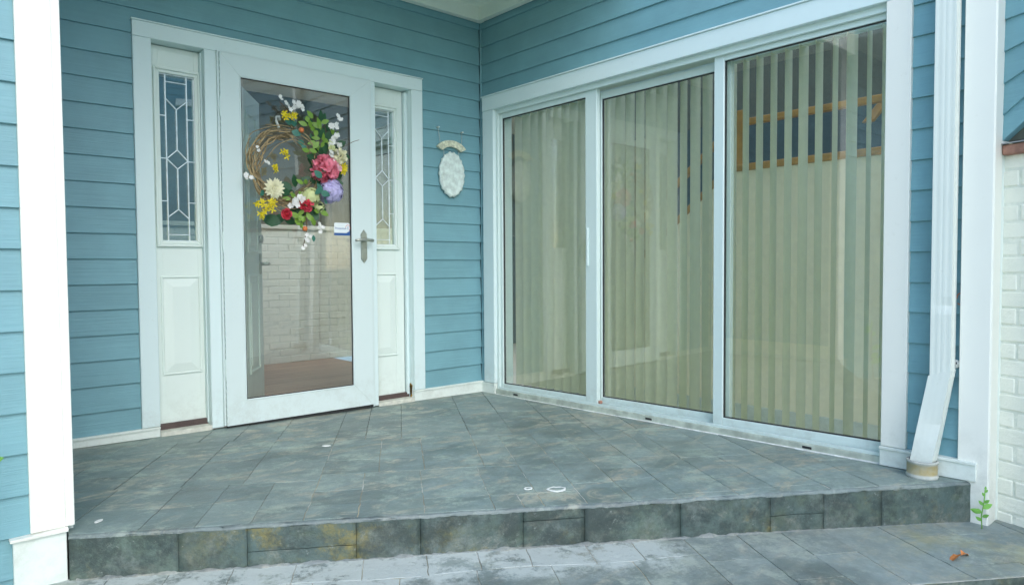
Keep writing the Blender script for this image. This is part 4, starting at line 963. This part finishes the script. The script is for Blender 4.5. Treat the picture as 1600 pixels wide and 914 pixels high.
# ------------------------------------------------------------------ weeds, leaf, chips
wm = leafmesh('weed_leaf', 'weedleaf', 1.0, .5)
wp = thing('weed', 'small green weed growing at the foot of the white corner board', 'plant', (-.085, -3.165, pz(-.085,-3.165)))
mk('stem', tube(bmesh.new(), [(0,0,-.005), (-.004,.002,.05), (.004,-.004,.10), (.010,-.006,.155)], .0022, 5), 'weedleaf', wp)
for x, y_, z, L, rx, ry, rz in ((-.002,.002,.062,.050,.5,-1.2,-1.35), (-.003,.002,.068,.042,.4,-1.35,-1.0), (0,0,.080,.050,-.5,1.15,-1.3), (0,0,.03,.034,.4,-.9,-1.3), (.002,0,.045,.034,.5,.9,-1.3), (.004,-.003,.09,.030,.3,-.7,-1.4), (.005,-.004,.10,.030,.3,.8,-1.4), (.008,-.005,.125,.022,.2,-.5,-1.2), (.01,-.006,.14,.02,.3,.5,-1.3), (.01,-.006,.15,.018,0,.1,-1.3)):
    o = mk('leaf', wm, None, wp, (x, y_, z), (rx, ry, rz)); o.scale = (L*.85, L*.85, L*.85)
lp = thing('garden_plant', 'green plant whose leaf tip pokes in at the left edge, its unseen crown added for shade', 'plant', (-3.035, -1.52, -.262))
mk('stem', tube(bmesh.new(), [(-.06,-.02,0), (-.05,-.01,.2), (-.03,0,.42), (-.03,0,.60)], .005, 6), 'stem', lp)
for z, L, ry, rz in ((.615,.085,1.45,.1), (.60,.08,1.75,.3), (.55,.08,-1.3,.2), (.48,.09,-1.4,-.4), (.43,.09,-1.2,.8), (.36,.1,-1.2,2.2), (.3,.1,-1.0,1.2), (.62,.07,-.3,.0)):
    o = mk('leaf', wm, None, lp, (-.03, 0, z), (0, ry, rz)); o.scale = (L, L, L)
bm = bmesh.new(); rs = random.Random(5)
for i in range(2600):
    a = rs.uniform(0, 6.28); u = rs.random()**.4; ze = rs.uniform(-1, 1); rr_ = math.sqrt(1-ze*ze)*u
    c = Vector((-.80+.60*rr_*math.cos(a), -.42+.55*rr_*math.sin(a), 1.45+1.05*ze*(.5+.5*u))); n = .11*noise.noise(c*3.1); c += Vector((n, n, n))
    if c.x > -.16: continue
    d = Vector((rs.uniform(-1,1), rs.uniform(-1,1), rs.uniform(-.8,.6))).normalized(); q = d.cross(Vector((rs.uniform(-1,1), rs.uniform(-1,1), rs.uniform(-1,1)))).normalized(); L = rs.uniform(.05, .085)
    v = [bm.verts.new(c), bm.verts.new(c+d*L*.5+q*L*.27), bm.verts.new(c+d*L), bm.verts.new(c+d*L*.5-q*L*.27)]; bm.faces.new(v)
mk('shade_foliage', bm, 'shrubleaf', lp)['kind'] = 'stuff'  # unseen leaf mass added to shade the left wall
for k in range(6):
    a = k*1.05; mk('stem', tube(bmesh.new(), [(-.75, -.4, 0), (-.78+.12*math.cos(a), -.4+.12*math.sin(a), .7), (-.80+.38*math.cos(a), -.42+.35*math.sin(a), 1.9)], lambda u: .016*(1-u)+.004, 6), 'stem', lp)  # stems carrying the added leaf mass
bm = bmesh.new(); px, py = -.484, -3.201; zz = pz(px, py)+.006
for (ax, ay, L, Wd, an) in ((0,0,.058,.026,2.7), (.006,-.004,.048,.022,-.35)):
    rows = []
    for u, wv in ((0,.1), (.3,.9), (.6,1), (.85,.5), (1,.05)):
        c = Vector((ax+math.cos(an)*L*u, ay+math.sin(an)*L*u, .008*math.sin(u*5))); s = Vector((-math.sin(an), math.cos(an), .35))*Wd*.5*wv
        rows.append([bm.verts.new(c-s), bm.verts.new(c+Vector((0,0,-.003))), bm.verts.new(c+s)])
    for a, b in zip(rows[:-1], rows[1:]):
        for k in (0, 1): bm.faces.new((a[k], a[k+1], b[k+1], b[k]))
tag(mk('fallen_leaf', bm, 'deadleaf', None, (px, py, zz+.004), (0,0,.2)), 'curled orange dead leaf lying on the lower slate step at right', 'leaf')
def flake(name, x, y, r, label, hole=False, sx_=1., rot=0.):
    bm = bmesh.new(); n = 22; zt = fz(x, y); o = []; i_ = []
    for k in range(n):
        a = 2*math.pi*k/n; q = 1+.22*noise.noise(Vector((math.cos(a)*2+x*9, math.sin(a)*2, 1)))+.1*noise.noise(Vector((math.cos(a)*6, math.sin(a)*6+x*9, 4)))
        X_, Y_ = r*sx_*q*math.cos(a), r*q*math.sin(a); o.append((X_, Y_)); f_ = .78+.17*math.cos(a-1.4) if hole else .3; i_.append((X_*f_, Y_*f_))
    O = [bm.verts.new((p[0], p[1], .0)) for p in o]; T = [bm.verts.new((p[0]*.97, p[1]*.97, .003)) for p in o]; I = [bm.verts.new((p[0], p[1], .0028)) for p in i_]; J = [bm.verts.new((p[0], p[1], .0)) for p in i_]
    for k in range(n):
        j_ = (k+1) % n; bm.faces.new((O[k], O[j_], T[j_], T[k])); bm.faces.new((T[k], T[j_], I[j_], I[k])); bm.faces.new((I[k], I[j_], J[j_], J[k]))
    if not hole: bm.faces.new(I)
    tag(mk(name, bm, 'paint', None, (x, y, zt+.0015), (0,0,rot)), label, 'paint fleck')
flake('paint_chip', -1.650, -.814, .012, 'white chip lying on the slate in front of the storm door', False, 1.7, -.5)
flake('paint_ring', -1.322, -2.081, .029, 'larger white paint ring on the slate near the step edge', True, 1.25, -.5)
flake('paint_ring', -1.398, -2.000, .013, 'tiny white paint ring on the slate just left of the larger ring', True, 1.3, -.5)
flake('paint_chip', -2.713, -1.290, .008, 'white speck on the slate near the left corner board', False, 2.0, .6)
# ------------------------------------------------------------------ house across the court, seen mirrored in the door glass
fh = thing('house', 'blue sided house across the court, seen mirrored in the door glass', 'house', (.3, -8.0, 0), R(180))
# local x = -world X, local -y = +world Y
bm = bmesh.new(); box(bm, -5.2, .9, .02, .2, -.3, 6.2); box(bm, .9, 2.2, .02, .2, -.3, 4.1); mk('wall_core', bm, 'roomdark', fh)
bm = bmesh.new()
for i in range(50):
    z = -.3+.127*i
    for x0, x1, zmax in ((-5.2, .9, 6.1), (.9, 2.2, 4.0)):
        if z < zmax: prism(bm, [(.004, z), (-.0175, z), (-.006, z+.135), (.004, z+.135)], x0, x1, 'x')
o = mk('clapboards', bm, 'siding', fh); o['kind'] = 'stuff'
mbox('corner_board', 'trim', fh, 2.2, 2.3, -.03, .2, -.3, 4.1)
mbox('corner_board', 'trim', fh, .88, .98, -.035, .2, -.3, 6.2)
for x0, x1 in ((-1.1,-.2), (-2.2,-1.3)):
    wn = mk('window', frame_ring(bmesh.new(), x0, x1, 3.75, 5.0, .09, -.05, .03, .004), 'trim', fh)
    mbox('pane', 'window_dark', wn, x0+.08, x1-.08, -.02, -.012, 3.83, 4.92, 0); mbox('curtain', 'curtain', wn, x0+.09, x1-.09, .0, .012, 3.84, 4.91, 0)
    mbox('meeting_rail', 'trim', wn, x0+.08, x1-.08, -.035, -.021, 4.33, 4.39)
mbox('belt_board', 'trim', fh, -2.6, .1, -.055, .0, 3.55, 3.68)
